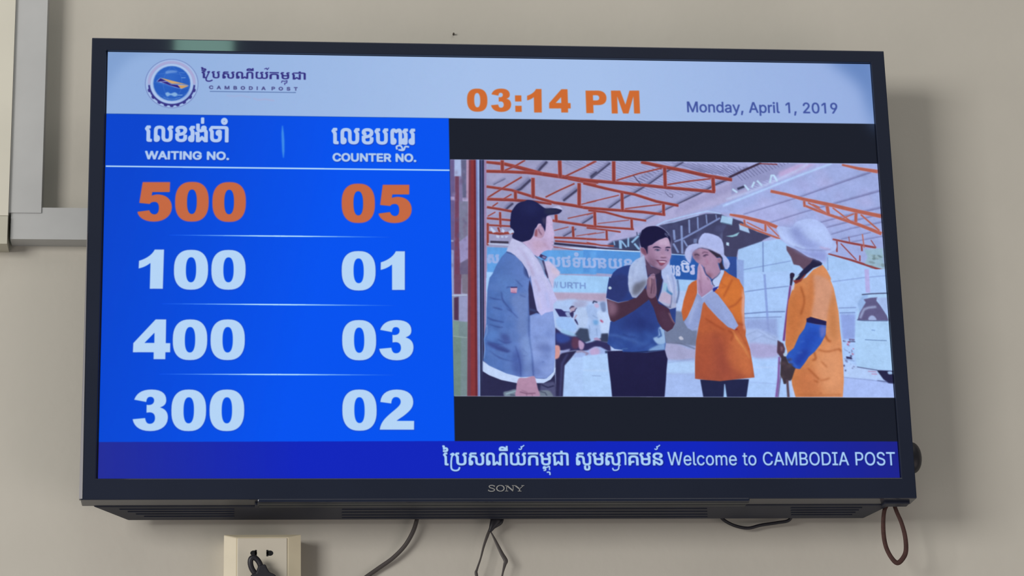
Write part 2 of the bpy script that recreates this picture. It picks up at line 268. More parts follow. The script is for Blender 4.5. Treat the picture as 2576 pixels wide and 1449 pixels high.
 'គ': (344, "53,281 53,317 291,317 291,281|53,0 53,159 61,196 83,223 100,232 120,239 144,243 172,244 200,243 224,239 244,232 261,223 283,196 291,159 291,0 241,0 241,159 237,180 224,195 202,204 172,207 141,204 120,195 107,180 102,159 102,85 112,94 124,100 137,104 152,106 185,106 185,69 158,69 135,66 119,57 110,42 102,23 102,0"),
 'ន': (344, "53,0 53,133 102,133 102,93 121,91 137,88 150,82 160,76 177,62 196,46 206,39 216,36 223,37 230,41 236,46 242,55 245,66 246,81 245,94 241,106 234,115 224,123 211,128 194,132 161,139 133,147 108,156 89,168 73,181 62,196 55,213 53,232 56,255 64,276 79,293 102,306 132,315 172,317 212,315 242,308 264,296 280,282 288,265 291,247 289,233 284,219 275,208 261,198 243,192 218,190 215,190 215,223 229,226 238,235 241,249 239,257 235,264 226,271 214,277 197,280 175,281 141,278 118,269 106,253 102,232 105,216 113,203 126,192 145,182 168,175 197,168 229,161 254,151 273,137 286,121 294,102 296,80 294,56 285,37 272,21 256,9 237,2 216,0 198,2 184,9 170,18 157,30 140,44 124,53 114,56 102,56 102,0"),
 'ល': (503, "450,205 450,86 443,48 422,21 406,12 387,5 365,1 339,0 290,5 256,21 235,48 228,86 228,232 224,253 212,269 193,278 165,281 138,278 118,269 107,253 103,232 103,127 53,127 53,232 60,269 81,296 116,312 165,317 215,312 250,296 271,269 278,232 278,86 282,64 293,49 312,39 339,36 366,39 385,49 396,64 400,86 400,205|53,134 103,134 103,119 119,117 132,113 144,105 153,94 158,79 160,61 156,36 144,17 126,4 104,0 89,0 75,2 64,8 56,18 53,33|103,36 116,39 124,48 127,61 125,69 121,76 114,80 103,82|400,196 400,213 375,244 365,258 362,266 365,274 375,288 397,317 463,317 463,281 397,281 450,222 450,196"),
 'ខ': (344, "172,0 132,3 102,11 79,25 64,42 56,62 53,86 53,155 147,168 188,178 217,191 235,211 241,236 237,255 226,269 204,278 172,281 139,278 118,270 106,259 102,247 104,239 109,233 117,229 129,228 129,190 106,190 87,193 70,202 57,218 53,241 56,260 64,278 79,294 102,306 132,315 172,317 212,315 242,306 264,293 280,277 288,258 291,237 287,210 275,187 256,168 228,153 211,146 193,141 172,136 150,132 103,125 103,86 107,64 118,49 139,39 172,36 204,39 226,49 237,64 241,86 241,127 291,127 291,86 288,62 280,42 264,25 242,11 212,3"),
 'ង': (344, "53,0 53,139 51,147 46,151 38,154 27,154 27,191 66,191 82,188 93,181 100,169 102,152 102,44 172,107 241,44 241,184 239,198 234,209 226,218 216,225 178,213 159,209 140,207 117,209 96,215 78,224 65,237 56,254 53,275 53,365 102,365 102,275 105,263 112,253 124,246 140,244 159,245 181,250 174,257 169,265 166,273 165,283 166,293 170,303 176,311 186,318 198,323 213,324 228,323 241,319 250,312 257,303 261,293 262,282 259,265 256,257 249,250 262,243 273,235 281,226 287,215 290,202 291,185 291,0 233,0 172,56 111,0"),
 'ច': (333, "280,109 280,86 273,48 250,21 234,12 213,5 189,1 161,0 133,1 109,5 89,12 72,21 50,48 42,86 42,208 22,236 17,245 16,252 17,262 22,272 35,288 57,317 280,317 280,281 59,281 55,277 53,273 52,271 54,263 61,252 92,217 92,86 96,64 109,49 131,39 161,36 192,39 213,49 226,64 230,86 230,109|280,107 230,107 230,133 213,134 198,138 186,145 177,155 171,168 170,183 174,206 189,224 210,234 236,238 254,236 268,230 277,220 280,206|230,170 230,202 217,200 209,194 206,185 207,178 212,173 220,171"),
 'ញ': (516, "370,-132 350,-131 333,-128 316,-122 301,-115 272,-99 257,-92 239,-86 220,-83 200,-80 159,-79 53,-79 53,-48 159,-48 186,-48 212,-51 235,-54 256,-59 275,-66 291,-74 319,-88 332,-94 345,-98 357,-100 370,-101 391,-98 405,-90 413,-76 416,-58 376,-58 376,-27 463,-27 463,-38 460,-65 452,-88 438,-107 420,-121 397,-129|272,289 288,300 306,310 329,318 357,320 394,317 422,308 441,294 454,276 460,255 463,232 463,0 413,0 413,232 409,254 398,270 379,280 352,284 330,282 314,277 300,268 287,258|53,127 53,244 55,263 59,281 67,296 79,307 95,315 116,317 130,315 144,309 157,299 172,284 173,284 188,299 202,309 218,315 237,317 255,315 269,307 279,296 286,281 290,263 291,244 291,0 241,0 241,244 240,259 236,270 231,276 222,278 214,277 207,273 195,261 184,250 178,246 172,245 165,246 160,250 148,261 136,273 129,277 122,278 113,276 108,270 104,259 103,244 103,127|53,134 103,134 103,119 119,117 132,113 144,105 153,94 158,79 160,61 156,36 144,17 126,4 104,0 89,0 75,2 64,8 56,18 53,33|103,36 116,39 124,48 127,61 125,69 121,76 114,80 103,82"),
 'ថ': (344, "291,117 291,86 283,48 261,21 244,12 224,5 200,1 172,0 120,5 83,21 61,48 53,86 53,208 33,236 28,245 27,252 28,262 33,272 46,288 68,317 222,317 231,318 237,321 241,330 241,365 291,365 291,330 287,309 277,293 260,284 236,281 69,281 66,276 63,273 63,271 67,260 80,243 103,217 103,86 107,64 120,49 141,39 172,36 202,39 224,49 237,64 241,86 241,117|291,107 241,107 241,133 224,134 209,138 197,145 188,155 182,168 180,183 185,206 200,224 221,234 246,238 265,236 279,230 288,220 291,206|241,170 241,202 228,200 219,194 217,185 218,178 223,173 231,171"),
 'ទ': (325, "160,0 136,1 115,5 97,12 82,21 63,48 56,86 56,127 106,127 106,86 110,64 120,49 137,39 160,36 184,39 201,49 212,64 215,86 215,127 186,132 160,137 137,143 116,149 84,164 61,182 48,204 43,232 46,255 55,276 70,293 92,306 123,315 162,317 202,315 232,306 255,293 270,277 278,258 281,237 281,224 231,224 231,237 227,255 216,269 195,278 162,281 130,278 108,269 97,253 93,232 96,214 105,199 122,188 146,178 177,171 217,164 222,174 229,180 238,184 248,186 258,185 266,181 272,176 277,170 280,162 281,155 280,144 276,135 271,129 265,125 265,86 258,48 239,21 224,12 206,5 185,1"),
 'ៃ': (0, "13,344 13,378 65,378 84,380 94,385 99,392 101,400 99,409 95,415 89,419 79,420 69,419 62,415 53,405 13,405 13,462 10,471 0,473 0,503 26,503 40,501 48,496 52,488 53,476 53,442 67,450 77,452 88,453 111,449 128,438 139,421 143,398 141,383 136,369 126,358 113,350 95,346 73,344|102,204 102,55 103,46 106,40 111,37 120,36 145,36 145,0 93,0 75,2 63,7 55,15 53,27 53,204|53,196 53,213 28,244 17,258 15,266 18,274 28,288 50,317 115,317 115,281 50,281 102,222 102,196"),
 'េ': (0, "102,204 102,55 103,46 106,40 111,37 120,36 145,36 145,0 93,0 75,2 63,7 55,15 53,27 53,204|53,196 53,213 28,244 17,258 15,266 18,274 28,288 50,317 115,317 115,281 50,281 102,222 102,196"),
 'ា': (0, "53,0 53,248 51,264 45,274 32,279 11,281 -64,281 -64,317 36,317 60,315 78,310 90,300 97,287 102,269 103,248 103,0"),
 'ី': (0, "-46,371 -82,371 -82,489 -46,489|-244,371 -256,373 -264,380 -269,393 -271,410 -268,427 -261,443 -250,456 -233,467 -213,474 -189,476 -169,475 -150,471 -130,464 -112,456 -94,446 -77,435 -61,423 -46,410 -46,371|-231,405 -96,405 -111,415 -124,423 -149,434 -171,440 -189,442 -206,440 -220,434 -228,423"),
 'ូ': (0, "-161,-132 -195,-128 -219,-117 -233,-99 -238,-74 -238,-18 -193,-18 -193,-74 -190,-88 -185,-94 -179,-98 -171,-100 -161,-101 -147,-99 -137,-93 -130,-85 -128,-74 -128,-18 -84,-18 -84,-74 -89,-99 -102,-117 -126,-128"),
 'ុ': (0, "-174,-132 -174,-50 -202,-50 -202,-18 -124,-18 -124,-132"),
 '៍': (0, "-200,371 -228,373 -248,382 -260,396 -264,418 -263,430 -257,441 -248,450 -235,457 -216,462 -193,463 -163,463 -138,466 -123,473 -116,485 -113,503 -67,503 -73,472 -92,449 -121,434 -157,428 -197,428 -208,428 -217,426 -223,422 -225,415 -223,409 -218,405 -209,402 -197,401 -183,401 -183,371"),
 '់': (0, "-181,371 -181,476 -141,476 -141,371"),
 'ំ': (0, "-160,371 -176,373 -191,379 -203,389 -213,401 -219,416 -222,432 -219,448 -213,462 -203,475 -191,485 -176,491 -160,493 -144,491 -130,485 -117,475 -108,462 -101,448 -99,432 -101,416 -108,401 -117,389 -130,379 -144,373|-161,404 -150,406 -141,412 -134,421 -132,432 -134,443 -140,452 -150,459 -161,461 -172,459 -181,453 -187,443 -189,432 -187,421 -181,412 -172,406"),
}

# ------------------------------------------------------------------ the picture on the screen
# painted here, shape by shape, into a pixel buffer that lies flat on the screen panel
SW, SH = 0.8856, 0.4982
TW, TH = 2560, 1440
_px = np.array([[271, 130], [2189, 161.5], [2264, 1202], [246, 1204.5]], float)
_q = []
for (u, v) in _px:
    p = at(u, v, 0.0)
    _q.append(((p.x / SW + 0.5) * TW, (0.5 - (p.z - ZC) / SH) * TH))
_A = []
for (x, y), (u, v) in zip(_px, _q):
    _A.append([x, y, 1, 0, 0, 0, -u * x, -u * y, -u])
    _A.append([0, 0, 0, x, y, 1, -v * x, -v * y, -v])
HM = np.linalg.svd(np.array(_A))[2][-1].reshape(3, 3)

IMG = np.zeros((TH, TW, 3), np.float32)
IMG[:] = np.array((26, 30, 42)) / 255.0


def H(pts):
    p = np.asarray(pts, float).reshape(-1, 2)
    q = np.c_[p, np.ones(len(p))] @ HM.T
    return q[:, :2] / q[:, 2:]


def blur(m, s):
    if s <= 0:
        return m
    k = max(1, int(round(s * 3)))
    w = np.exp(-0.5 * (np.arange(-k, k + 1) / s) ** 2)
    w = (w / w.sum()).astype(np.float32)
    for ax in (0, 1):
        o = np.zeros_like(m)
        n = m.shape[ax]
        for i, c in enumerate(w):
            sh = i - k
            a = [slice(None)] * m.ndim
            b = [slice(None)] * m.ndim
            if sh >= 0:
                a[ax] = slice(sh, n); b[ax] = slice(0, n - sh)
            else:
                a[ax] = slice(0, n + sh); b[ax] = slice(-sh, n)
            if abs(sh) < n:
                o[tuple(a)] += c * m[tuple(b)]
        m = o
    return m


SS = 4


def raster(contours, pad=2):
    """anti-aliased non-zero coverage of contours given in texture pixels"""
    allp = np.vstack(contours)
    x0 = int(math.floor(allp[:, 0].min())) - pad
    x1 = int(math.ceil(allp[:, 0].max())) + pad
    y0 = int(math.floor(allp[:, 1].min())) - pad
    y1 = int(math.ceil(allp[:, 1].max())) + pad
    x0, y0 = max(x0, -200), max(y0, -200)
    x1, y1 = min(x1, TW + 200), min(y1, TH + 200)
    w, h = x1 - x0 + 2, y1 - y0 + 1
    if w < 3 or h < 2:
        return None
    acc = np.zeros((h * SS, w), np.float32)
    for c in contours:
        a = c
        b = np.roll(c, -1, axis=0)
        for (ax, ay), (bx, by) in zip(a, b):
            if ay == by:
                continue
            d = 1.0 if by > ay else -1.0
            if d < 0:
                ax, ay, bx, by = bx, by, ax, ay
            r0 = max(0, int(math.ceil((ay - y0) * SS - 0.5)))
            r1 = min(h * SS - 1, int(math.ceil((by - y0) * SS - 0.5)) - 1)
            if r1 < r0:
                continue
            rr = np.arange(r0, r1 + 1)
            yy = (rr + 0.5) / SS + y0
            xx = np.clip(ax + (bx - ax) * (yy - ay) / (by - ay) - x0, 0, w - 1.001)
            xi = xx.astype(int)
            fr = (xx - xi).astype(np.float32)
            acc[rr, xi] += d * (1 - fr)
            np.add.at(acc, (rr, xi + 1), d * fr)
    m = np.clip(np.abs(np.cumsum(acc, axis=1)), 0, 1)
    m = m.reshape(h, SS, w).mean(axis=1)
    return x0, y0, m


def put(res, color, alpha=1.0, soft=0.0, clip=None):
    if res is None:
        return
    x0, y0, m = res
    if soft:
        k = int(math.ceil(soft * 3))
        m = blur(np.pad(m, k), soft)
        x0 -= k; y0 -= k
    h, w = m.shape
    cx0, cy0, cx1, cy1 = max(0, x0), max(0, y0), min(TW, x0 + w), min(TH, y0 + h)
    if cx1 <= cx0 or cy1 <= cy0:
        return
    m = m[cy0 - y0:cy1 - y0, cx0 - x0:cx1 - x0] * alpha
    if CLIP is not None:
        m = m * CLIP[cy0:cy1, cx0:cx1]
    if len(color) == 4:                      # (colour0, colour1, point0, point1): a linear blend
        c0, c1, p0, p1 = color
        (ax, ay), (bx, by) = H([p0, p1])
        yy, xx = np.mgrid[cy0:cy1, cx0:cx1].astype(np.float32)
        t = ((xx - ax) * (bx - ax) + (yy - ay) * (by - ay)) / ((bx - ax) ** 2 + (by - ay) ** 2)
        t = np.clip(t, 0, 1)[..., None]
        col = (np.array(c0, np.float32) * (1 - t) + np.array(c1, np.float32) * t) / 255.0
    else:
        col = np.array(color, np.float32) / 255.0
    reg = IMG[cy0:cy1, cx0:cx1]
    reg += (col - reg) * m[..., None]


CLIP = None
VCLIP = None


def keep_in(*shapes):
    """limit the following strokes to the given outlines (photo pixels); none: to the whole still"""
    global CLIP
    if not shapes:
        CLIP = VCLIP
        return
    CLIP = np.zeros((TH, TW), np.float32)
    for p in shapes:
        r = raster([H(p)])
        x0, y0 = max(0, r[0]), max(0, r[1])
        m = r[2][y0 - r[1]:, x0 - r[0]:]
        v = CLIP[y0:y0 + m.shape[0], x0:x0 + m.shape[1]]
        np.maximum(v, m[:v.shape[0], :v.shape[1]], out=v)
    CLIP = CLIP * VCLIP


TRUE = lambda pts: np.asarray(pts, float).reshape(-1, 2)


def frame(ox, oy, s):
    return lambda pts: np.asarray(pts, float).reshape(-1, 2) / s + np.array([ox, oy])


A = frame(1120, 390, 4.674)
B = frame(1480, 390, 4.675)
C = frame(1840, 390, 4.674)
D = frame(1120, 690, 4.529)
E = frame(1480, 690, 4.529)
F = frame(1860, 690, 4.529)
G = frame(1590, 560, 10.347)
Q = frame(1700, 570, 9.66)
I = frame(1270, 490, 8.527)
J = frame(1380, 740, 9.06)
K = frame(1220, 610, 7.576)


def smooth_closed(p, n=5):
    a, b, c, d = np.roll(p, 1, 0), p, np.roll(p, -1, 0), np.roll(p, -2, 0)
    out = []
    for k in range(n):
        t = k / n
        out.append(0.5 * (2 * b + (c - a) * t + (2 * a - 5 * b + 4 * c - d) * t * t + (3 * b - a - 3 * c + d) * t ** 3))
    return np.stack(out, 1).reshape(-1, 2)


def smooth_open(p, n=5):
    q = np.vstack([2 * p[0] - p[1], p, 2 * p[-1] - p[-2]])
    out = []
    for i in range(1, len(q) - 2):
        a, b, c, d = q[i - 1], q[i], q[i + 1], q[i + 2]
        for k in range(n):
            t = k / n
            out.append(0.5 * (2 * b + (c - a) * t + (2 * a - 5 * b + 4 * c - d) * t * t + (3 * b - a - 3 * c + d) * t ** 3))
    out.append(p[-1])
    return np.array(out)


def poly(fr, pts, color, soft=0.6, alpha=1.0, sm=False):
    p = fr(pts)
    if sm:
        p = smooth_closed(p)
    put(raster([H(p)]), color, alpha, soft)


def blob(fr, pts, color, soft=0.6, alpha=1.0):
    poly(fr, pts, color, soft, alpha, True)


def _stroke(q, w):
    cs = []
    w = np.broadcast_to(np.asarray(w, float), (len(q),))
    for i in range(len(q) - 1):
        d = q[i + 1] - q[i]
        L = math.hypot(*d)
        if L < 1e-6:
            continue
        n = np.array([-d[1], d[0]]) / L / 2
        cs.append(np.array([q[i] + n * w[i], q[i + 1] + n * w[i + 1], q[i + 1] - n * w[i + 1], q[i] - n * w[i]]))
    for i in range(1, len(q) - 1):
        an = -np.arange(8) * math.pi / 4
        cs.append(q[i] + np.c_[np.cos(an), np.sin(an)] * w[i] / 2)
    out = []
    for c in cs:
        x, y = c[:, 0], c[:, 1]
        ar = (x * np.roll(y, -1) - np.roll(x, -1) * y).sum()
        out.append(c if ar > 0 else c[::-1])
    return out


SCL = {}


def line(fr, pts, w, color, soft=0.5, alpha=1.0, sm=False):
    """w in the units of the frame it is traced in (may be one per point)"""
    p = fr(pts)
    u = np.hypot(*(fr([(1, 0)]) - fr([(0, 0)]))[0]) * 1.30
    ww = np.asarray(w, float) * u
    if sm:
        p = smooth_open(p)
        if ww.ndim:
            ww = np.interp(np.linspace(0, 1, len(p)), np.linspace(0, 1, len(ww)), ww)
    cs = _stroke(H(p), ww)
    if cs:
        put(raster(cs), color, alpha, soft)


def ell(fr, cx, cy, rx, ry, color, soft=0.6, alpha=1.0, rot=0.0):
    t = np.linspace(0, 2 * math.pi, 28, endpoint=False)
    x, y = rx * np.cos(t), ry * np.sin(t)
    c, s = math.cos(rot), math.sin(rot)
    poly(fr, np.c_[cx + x * c - y * s, cy + x * s + y * c], color, soft, alpha)


# -- lettering ---------------------------------------------------------------
def glyph(ch):
    adv, s = GLYPHS[ch]
    return adv, [np.array([[float(v) for v in q.split(',')] for q in c.split(' ')]) for c in s.split('|')]


def text(chars, p0, p1, size, color, bold=0.0, soft=0.5, alpha=1.0, track=0.0):
    """chars: string or list of (char, dx, dy, scale) between the baseline ends p0 and p1 (photo pixels);
    size: height in photo pixels of 1000 units"""
    items = []
    x = 0.0
    for c in chars:
        if isinstance(c, str):
            c = (c, 0, 0, 1.0)
        ch, dx, dy, sc = c[:4]
        if ch == ' ':
            x += 230
            continue
        adv, g = glyph(ch)
        for s in g:
            items.append(s * sc + np.array([x + dx, dy]))
        if not (len(c) > 4 and c[4]):
            x += adv * sc + track
    xmin = min(s[:, 0].min() for s in items)
    xmax = max(s[:, 0].max() for s in items)
    p0, p1 = np.array(p0, float), np.array(p1, float)
    (P0, P1, PU) = H([p0, p1, p0 + np.array([0, -size / 1000.0 * 100])])
    ux = (P1 - P0) / (xmax - xmin)
    uy = np.array([0.0, (PU[1] - P0[1]) / 100.0])
    cs, st = [], []
    for s in items:
        q = P0 + np.outer(s[:, 0] - xmin, ux) + np.outer(s[:, 1], uy)
        cs.append(q)
        if bold:
            st += _stroke(np.vstack([q, q[:1], q[1:2]]), bold)
    r = raster(cs, pad=6)
    if bold:
        r2 = raster(st, pad=6)
        # put both on one canvas
        X0, Y0 = min(r[0], r2[0]), min(r[1], r2[1])
        X1 = max(r[0] + r[2].shape[1], r2[0] + r2[2].shape[1])
        Y1 = max(r[1] + r[2].shape[0], r2[1] + r2[2].shape[0])
        m = np.zeros((Y1 - Y0, X1 - X0), np.float32)
        for a in (r, r2):
            v = m[a[1] - Y0:a[1] - Y0 + a[2].shape[0], a[0] - X0:a[0] - X0 + a[2].shape[1]]
            np.maximum(v, a[2], out=v)
        r = (X0, Y0, m)
    put(r, color, alpha, soft)


def path(d):
    """small path language: M L C Z with absolute coordinates"""
    tok = d.replace(',', ' ').split()
    out, cur, i = [], None, 0
    while i < len(tok):
        t = tok[i]
        if t == 'M':
            cur = [(float(tok[i + 1]), float(tok[i + 2]))]
            out.append(cur); i += 3
        elif t == 'L':
            cur.append((float(tok[i + 1]), float(tok[i + 2]))); i += 3
        elif t == 'C':
            p0 = np.array(cur[-1]); p1, p2, p3 = [np.array((float(tok[i + 1 + 2 * k]), float(tok[i + 2 + 2 * k]))) for k in range(3)]
            for k in range(1, 8):
                s = k / 7
                cur.append(tuple(p0 * (1 - s) ** 3 + 3 * p1 * s * (1 - s) ** 2 + 3 * p2 * s * s * (1 - s) + p3 * s ** 3))
            i += 7
        else:
            i += 1
    return [np.array(c) for c in out]


def ring(cx, cy, rx, ry, e, rev=False):
    t = np.linspace(0, 2 * math.pi, 40, endpoint=False)
    c, s = np.cos(t), np.sin(t)
    p = np.c_[cx + rx * np.sign(c) * np.abs(c) ** (2 / e), cy + ry * np.sign(s) * np.abs(s) ** (2 / e)]
    return p[::-1] if rev else p


HEAVY = {      # heavy sans figures traced as outlines, any units; fitted to a box when drawn
    '0': [ring(0, 0, 142, 167, 2.5), ring(0, 0, 42, 104, 2.4, True)],
    '1': path('M 232 670 L 312 670 L 307 1005 L 195 1005 L 197 785 C 165 812 130 825 97 832 L 99 766 C 160 748 210 715 232 670 Z'),
    '2': path('M 2158 852 C 2165 780 2220 745 2300 745 C 2390 745 2440 785 2440 850 C 2440 900 2410 930 2350 975 C 2310 1000 2300 1010 2295 1012 L 2445 1012 L 2443 1088 L 2150 1088 C 2160 1020 2200 985 2260 935 C 2310 895 2332 875 2332 850 C 2332 825 2315 810 2292 810 C 2270 810 2255 825 2252 865 Z'),
    '3': path('M 58 832 C 80 770 130 745 205 745 C 290 745 332 780 332 835 C 332 865 320 885 280 898 C 330 910 350 945 348 990 C 345 1060 285 1100 200 1100 C 110 1100 60 1060 48 998 L 155 988 C 160 1020 170 1037 195 1037 C 225 1037 238 1015 238 990 C 238 955 220 940 190 940 L 165 943 L 165 875 L 180 877 C 215 877 228 860 228 838 C 228 820 215 808 197 808 C 175 808 165 820 162 852 Z'),
    '4': [p if i == 0 else p for i, p in enumerate(path('M 240 148 L 330 148 L 330 350 L 368 350 L 368 428 L 328 428 L 328 487 L 228 487 L 228 428 L 52 428 L 54 350 Z M 232 348 L 232 262 L 150 348 Z'))],
    '5': path('M 130 97 L 362 97 L 360 180 L 212 180 L 207 212 C 232 203 250 200 272 202 C 345 208 380 255 380 312 C 378 385 315 430 230 430 C 150 430 100 395 90 348 L 190 335 C 198 360 215 370 235 370 C 262 370 272 345 272 316 C 272 282 260 264 236 263 C 215 263 200 268 193 281 L 105 272 Z'),
    ':': [np.array([(0, 0), (38, 0), (38, 37), (0, 37)]), np.array([(0, 63), (38, 63), (38, 100), (0, 100)])],
    'P': path('M 0 0 L 78 0 C 112 2 126 22 126 44 C 126 72 108 88 76 88 L 44 88 L 44 137 L 0 137 Z M 44 28 L 44 60 L 62 60 C 76 60 82 54 82 44 C 82 33 76 28 62 28 Z'),
    'M': path('M 0 0 L 56 0 L 84 84 L 112 0 L 170 0 L 170 137 L 134 137 L 134 34 L 100 137 L 68 137 L 36 34 L 36 137 L 0 137 Z'),
}


def heavy(ch, x0, y0, x1, y1, color, soft=0.7, dil=0.0, slope=0.0):
    c = HEAVY[ch]
    a = np.vstack(c)
    mn, mx = a.min(0), a.max(0)
    out, st = [], []
    ar0 = None
    for k, s in enumerate(c):
        q = (s - mn) / (mx - mn) * np.array([x1 - x0, y1 - y0]) + np.array([x0, y0])
        q[:, 0] += (q[:, 1] - (y0 + y1) / 2) * (-0.0233 + (q[:, 0] - 258) * 4.85e-5)
        q = H(q)
        ar = (q[:, 0] * np.roll(q[:, 1], -1) - np.roll(q[:, 0], -1) * q[:, 1]).sum()
        hole = k > 0 and ch in '04P'
        if (ar < 0) != hole:
            q = q[::-1]
        out.append(q)
        if dil:
            st += _stroke(np.vstack([q, q[:1], q[1:2]]), dil)
    if dil:
        put(raster(st + []), color, 0.55, soft)
    put(raster(out), color, 1.0, soft)


def rowtext(s, boxes, color, **kw):
    for ch, (x0, y0, x1, y1) in zip(s, boxes):
        heavy(ch, x0, y0, x1, y1, color, **kw)

GLYPHS['|'] = (190, '60,0 130,0 130,509 60,509')
GLYPHS['1'] = (453, GLYPHS['1'][1].split('|')[-1] if '276' in GLYPHS['1'][1].split('|')[-1] else GLYPHS['1'][1].split('|')[0])
ID = frame(0, 0, 1.0)

# -- header band, queue table, ticker ----------------------------------------
poly(ID, [(262, 124), (2198, 155), (2208, 311.5), (1130, 297.5), (260, 286)], ((146, 176, 222), (166, 192, 234), (400, 150), (1200, 280)), soft=0.8)
poly(ID, [(1500, 138), (2198, 155), (2208, 311.5), (1500, 302)], ((166, 192, 234), (150, 174, 224), (1500, 240), (2200, 180)), soft=0.5)
blob(ID, [(2080, 140), (2200, 140), (2210, 330), (2185, 280), (2160, 215)], (88, 122, 182), soft=22, alpha=0.75)  # panel's corner dimming from the viewing angle, put into the colour
blob(ID, [(255, 115), (420, 120), (330, 145), (275, 215), (255, 285)], (118, 150, 200), soft=16, alpha=0.6)  # upper left corner dimmed in the colour as well
poly(ID, [(262, 286), (1129, 297.5), (1144, 1111), (240, 1114)], ((4, 68, 206), (0, 82, 240), (270, 600), (800, 720)), soft=0.8)  # backlight falloff at the left edge painted as a blend
poly(ID, [(266, 416.3), (1131, 426.5), (1131, 430), (266, 419.8)], (196, 224, 250), soft=0.8)
poly(ID, [(240, 1112), (1142, 1109.5), (2272, 1111), (2275, 1210), (236, 1210)], ((34, 44, 152), (14, 36, 188), (250, 1160), (760, 1160)), soft=0.7)
poly(ID, [(1500, 1110), (2272, 1111), (2275, 1210), (1500, 1210)], ((14, 36, 188), (28, 34, 140), (1750, 1160), (2262, 1160)), soft=0.7)
# fading rules between the rows
for (xa, ya, xb, yb) in ((425, 591.3, 985, 596.6), (408, 764.0, 995, 768.6), (400, 941.0, 995, 943.4)):
    xm, ym = (xa + xb) / 2, (ya + yb) / 2
    for (xs, ys) in ((xa, ya), (xb, yb)):
        poly(ID, [(xs, ys - 0.6), (xs + (xm - xs) * .5, (ys + ym) / 2 - 1.3), (xm, ym - 1.8), (xm, ym + 1.8), (xs + (xm - xs) * .5, (ys + ym) / 2 + 1.3), (xs, ys + 0.6)],
             ((8, 80, 235), (196, 232, 255), (xs, ys), (xs + (xm - xs) * 0.8, ym)), soft=0.5, alpha=0.95)
line(ID, [(710.5, 316), (711, 335), (712, 355), (712.6, 380), (713, 397)], [2, 6, 7, 6, 2], (62, 138, 232), soft=1.6)

ORG, WHT = (196, 104, 66), (180, 212, 246)
halo = (150, 84, 170)
rows = [('500', [(346.6, 458.6, 432, 557), (441, 458, 524.5, 557), (534.8, 458.6, 618, 557.8)], ORG),
        ('05', [(860, 462.5, 942.6, 560.4), (952.4, 465.4, 1035, 560.7)], ORG),
        ('100', [(348.6, 627.7, 412, 726.5), (437.4, 628.3, 523.6, 729), (531.6, 628.6, 618, 729)], WHT),
        ('01', [(859.4, 631.5, 945, 731), (957.4, 632, 1019.3, 729.5)], WHT),
        ('400', [(334.8, 803.4, 428.6, 903.7), (434.5, 803.4, 521.5, 906), (529.5, 803.4, 616, 906)], WHT),
        ('03', [(860.6, 805, 946.4, 906.6), (953.5, 805, 1040, 906.6)], WHT),
        ('300', [(333.9, 979.8, 422.7, 1084.6), (431, 979.8, 518.6, 1084.6), (527, 979.8, 614.5, 1084.6)], WHT),
        ('02', [(861, 979.8, 947.6, 1083.7), (954.4, 979.8, 1041.5, 1081)], WHT)]
for s, bx, col in rows:
    if col is ORG:
        for ch, b in zip(s, bx):
            heavy(ch, b[0] - 1, b[1] - 1, b[2] + 1, b[3] + 1, halo, soft=1.4)
    else:
        for ch, b in zip(s, bx):
            heavy(ch, b[0] - 1.2, b[1] - 0.6, b[2] + 1.2, b[3] + 1.2, (30, 60, 190), soft=1.6)
    rowtext(s, bx, col, soft=0.8)
rowtext('03:14PM', [(1175, 223, 1226, 281), (1235, 223, 1285.5, 281.5), (1296, 240, 1312, 281.5), (1326, 224, 1363, 283),
                    (1381, 224.5, 1435, 283), (1474, 228, 1526, 284.5), (1538, 228, 1609, 285.5)], (204, 106, 50), soft=0.9)
text('Monday, Apri|| 1, 2019'.replace('||', 'l'), (1729.6, 281.8), (2106.8, 285.2), 51, (66, 84, 158), bold=1.6, soft=0.9)

# column heads
for (s, x0, y0, x1, y1) in (('WA|T|NG NO.', 366, 399.5, 575, 401.5), ('COUNTER NO.', 838, 405, 1046, 406.5)):
    text(s, (x0 + 1, y0 + 1.6), (x1 + 1, y1 + 1.6), 37, (20, 50, 170), bold=4.2, soft=1.2)
    text(s, (x0, y0), (x1, y1), 37, (176, 200, 238), bold=4.2, soft=0.8)
for dx, dy, col, sf in ((0.8, 1.6, (20, 50, 170), 1.3), (0, 0, (178, 200, 240), 0.8)):
    text([('េ', 0, 0, 1), ('ល', 170, 0, 1), ('ខ', 160, 0, 1), ('រ', 150, 0, 1), ('ង', 140, 0, 1), ('់', 140, 20, 1), ('ច', 130, 0, 1), ('ា', 130, 0, 1), ('ំ', 310, 0, 1)],
         (366 + dx, 355 + dy), (573 + dx, 356.5 + dy), 119, col, bold=5.6, soft=sf)
    text([('េ', 0, 0, 1), ('ល', 170, 0, 1), ('ខ', 160, 0, 1), ('ប', 150, 0, 1), ('ព', 140, 0, 1), ('រ', 90, 0, 1), ('រ', 100, 0, 1)],
         (836 + dx, 361 + dy), (1043 + dx, 363 + dy), 119, col, bold=5.6, soft=sf)
    X = frame(340, 290, 3.48)
    line(X, [(2292 + dx * 3, 300 + dy * 3), (2290 + dx * 3, 272 + dy * 3), (2325 + dx * 3, 268 + dy * 3), (2340 + dx * 3, 300 + dy * 3), (2310 + dx * 3, 303 + dy * 3), (2350 + dx * 3, 305 + dy * 3), (2365 + dx * 3, 275 + dy * 3), (2398 + dx * 3, 278 + dy * 3)], 17, col, soft=sf, sm=True)

# ticker
TK = frame(1090, 1100, 4.223)


def tk(chars, x0, x1, col, o, dil, sf, y=1170.2):
    text(chars, (1090 + x0 / 4.223 + o, y + o), (1090 + x1 / 4.223 + o, y + o), 98, col, bold=dil, soft=sf)


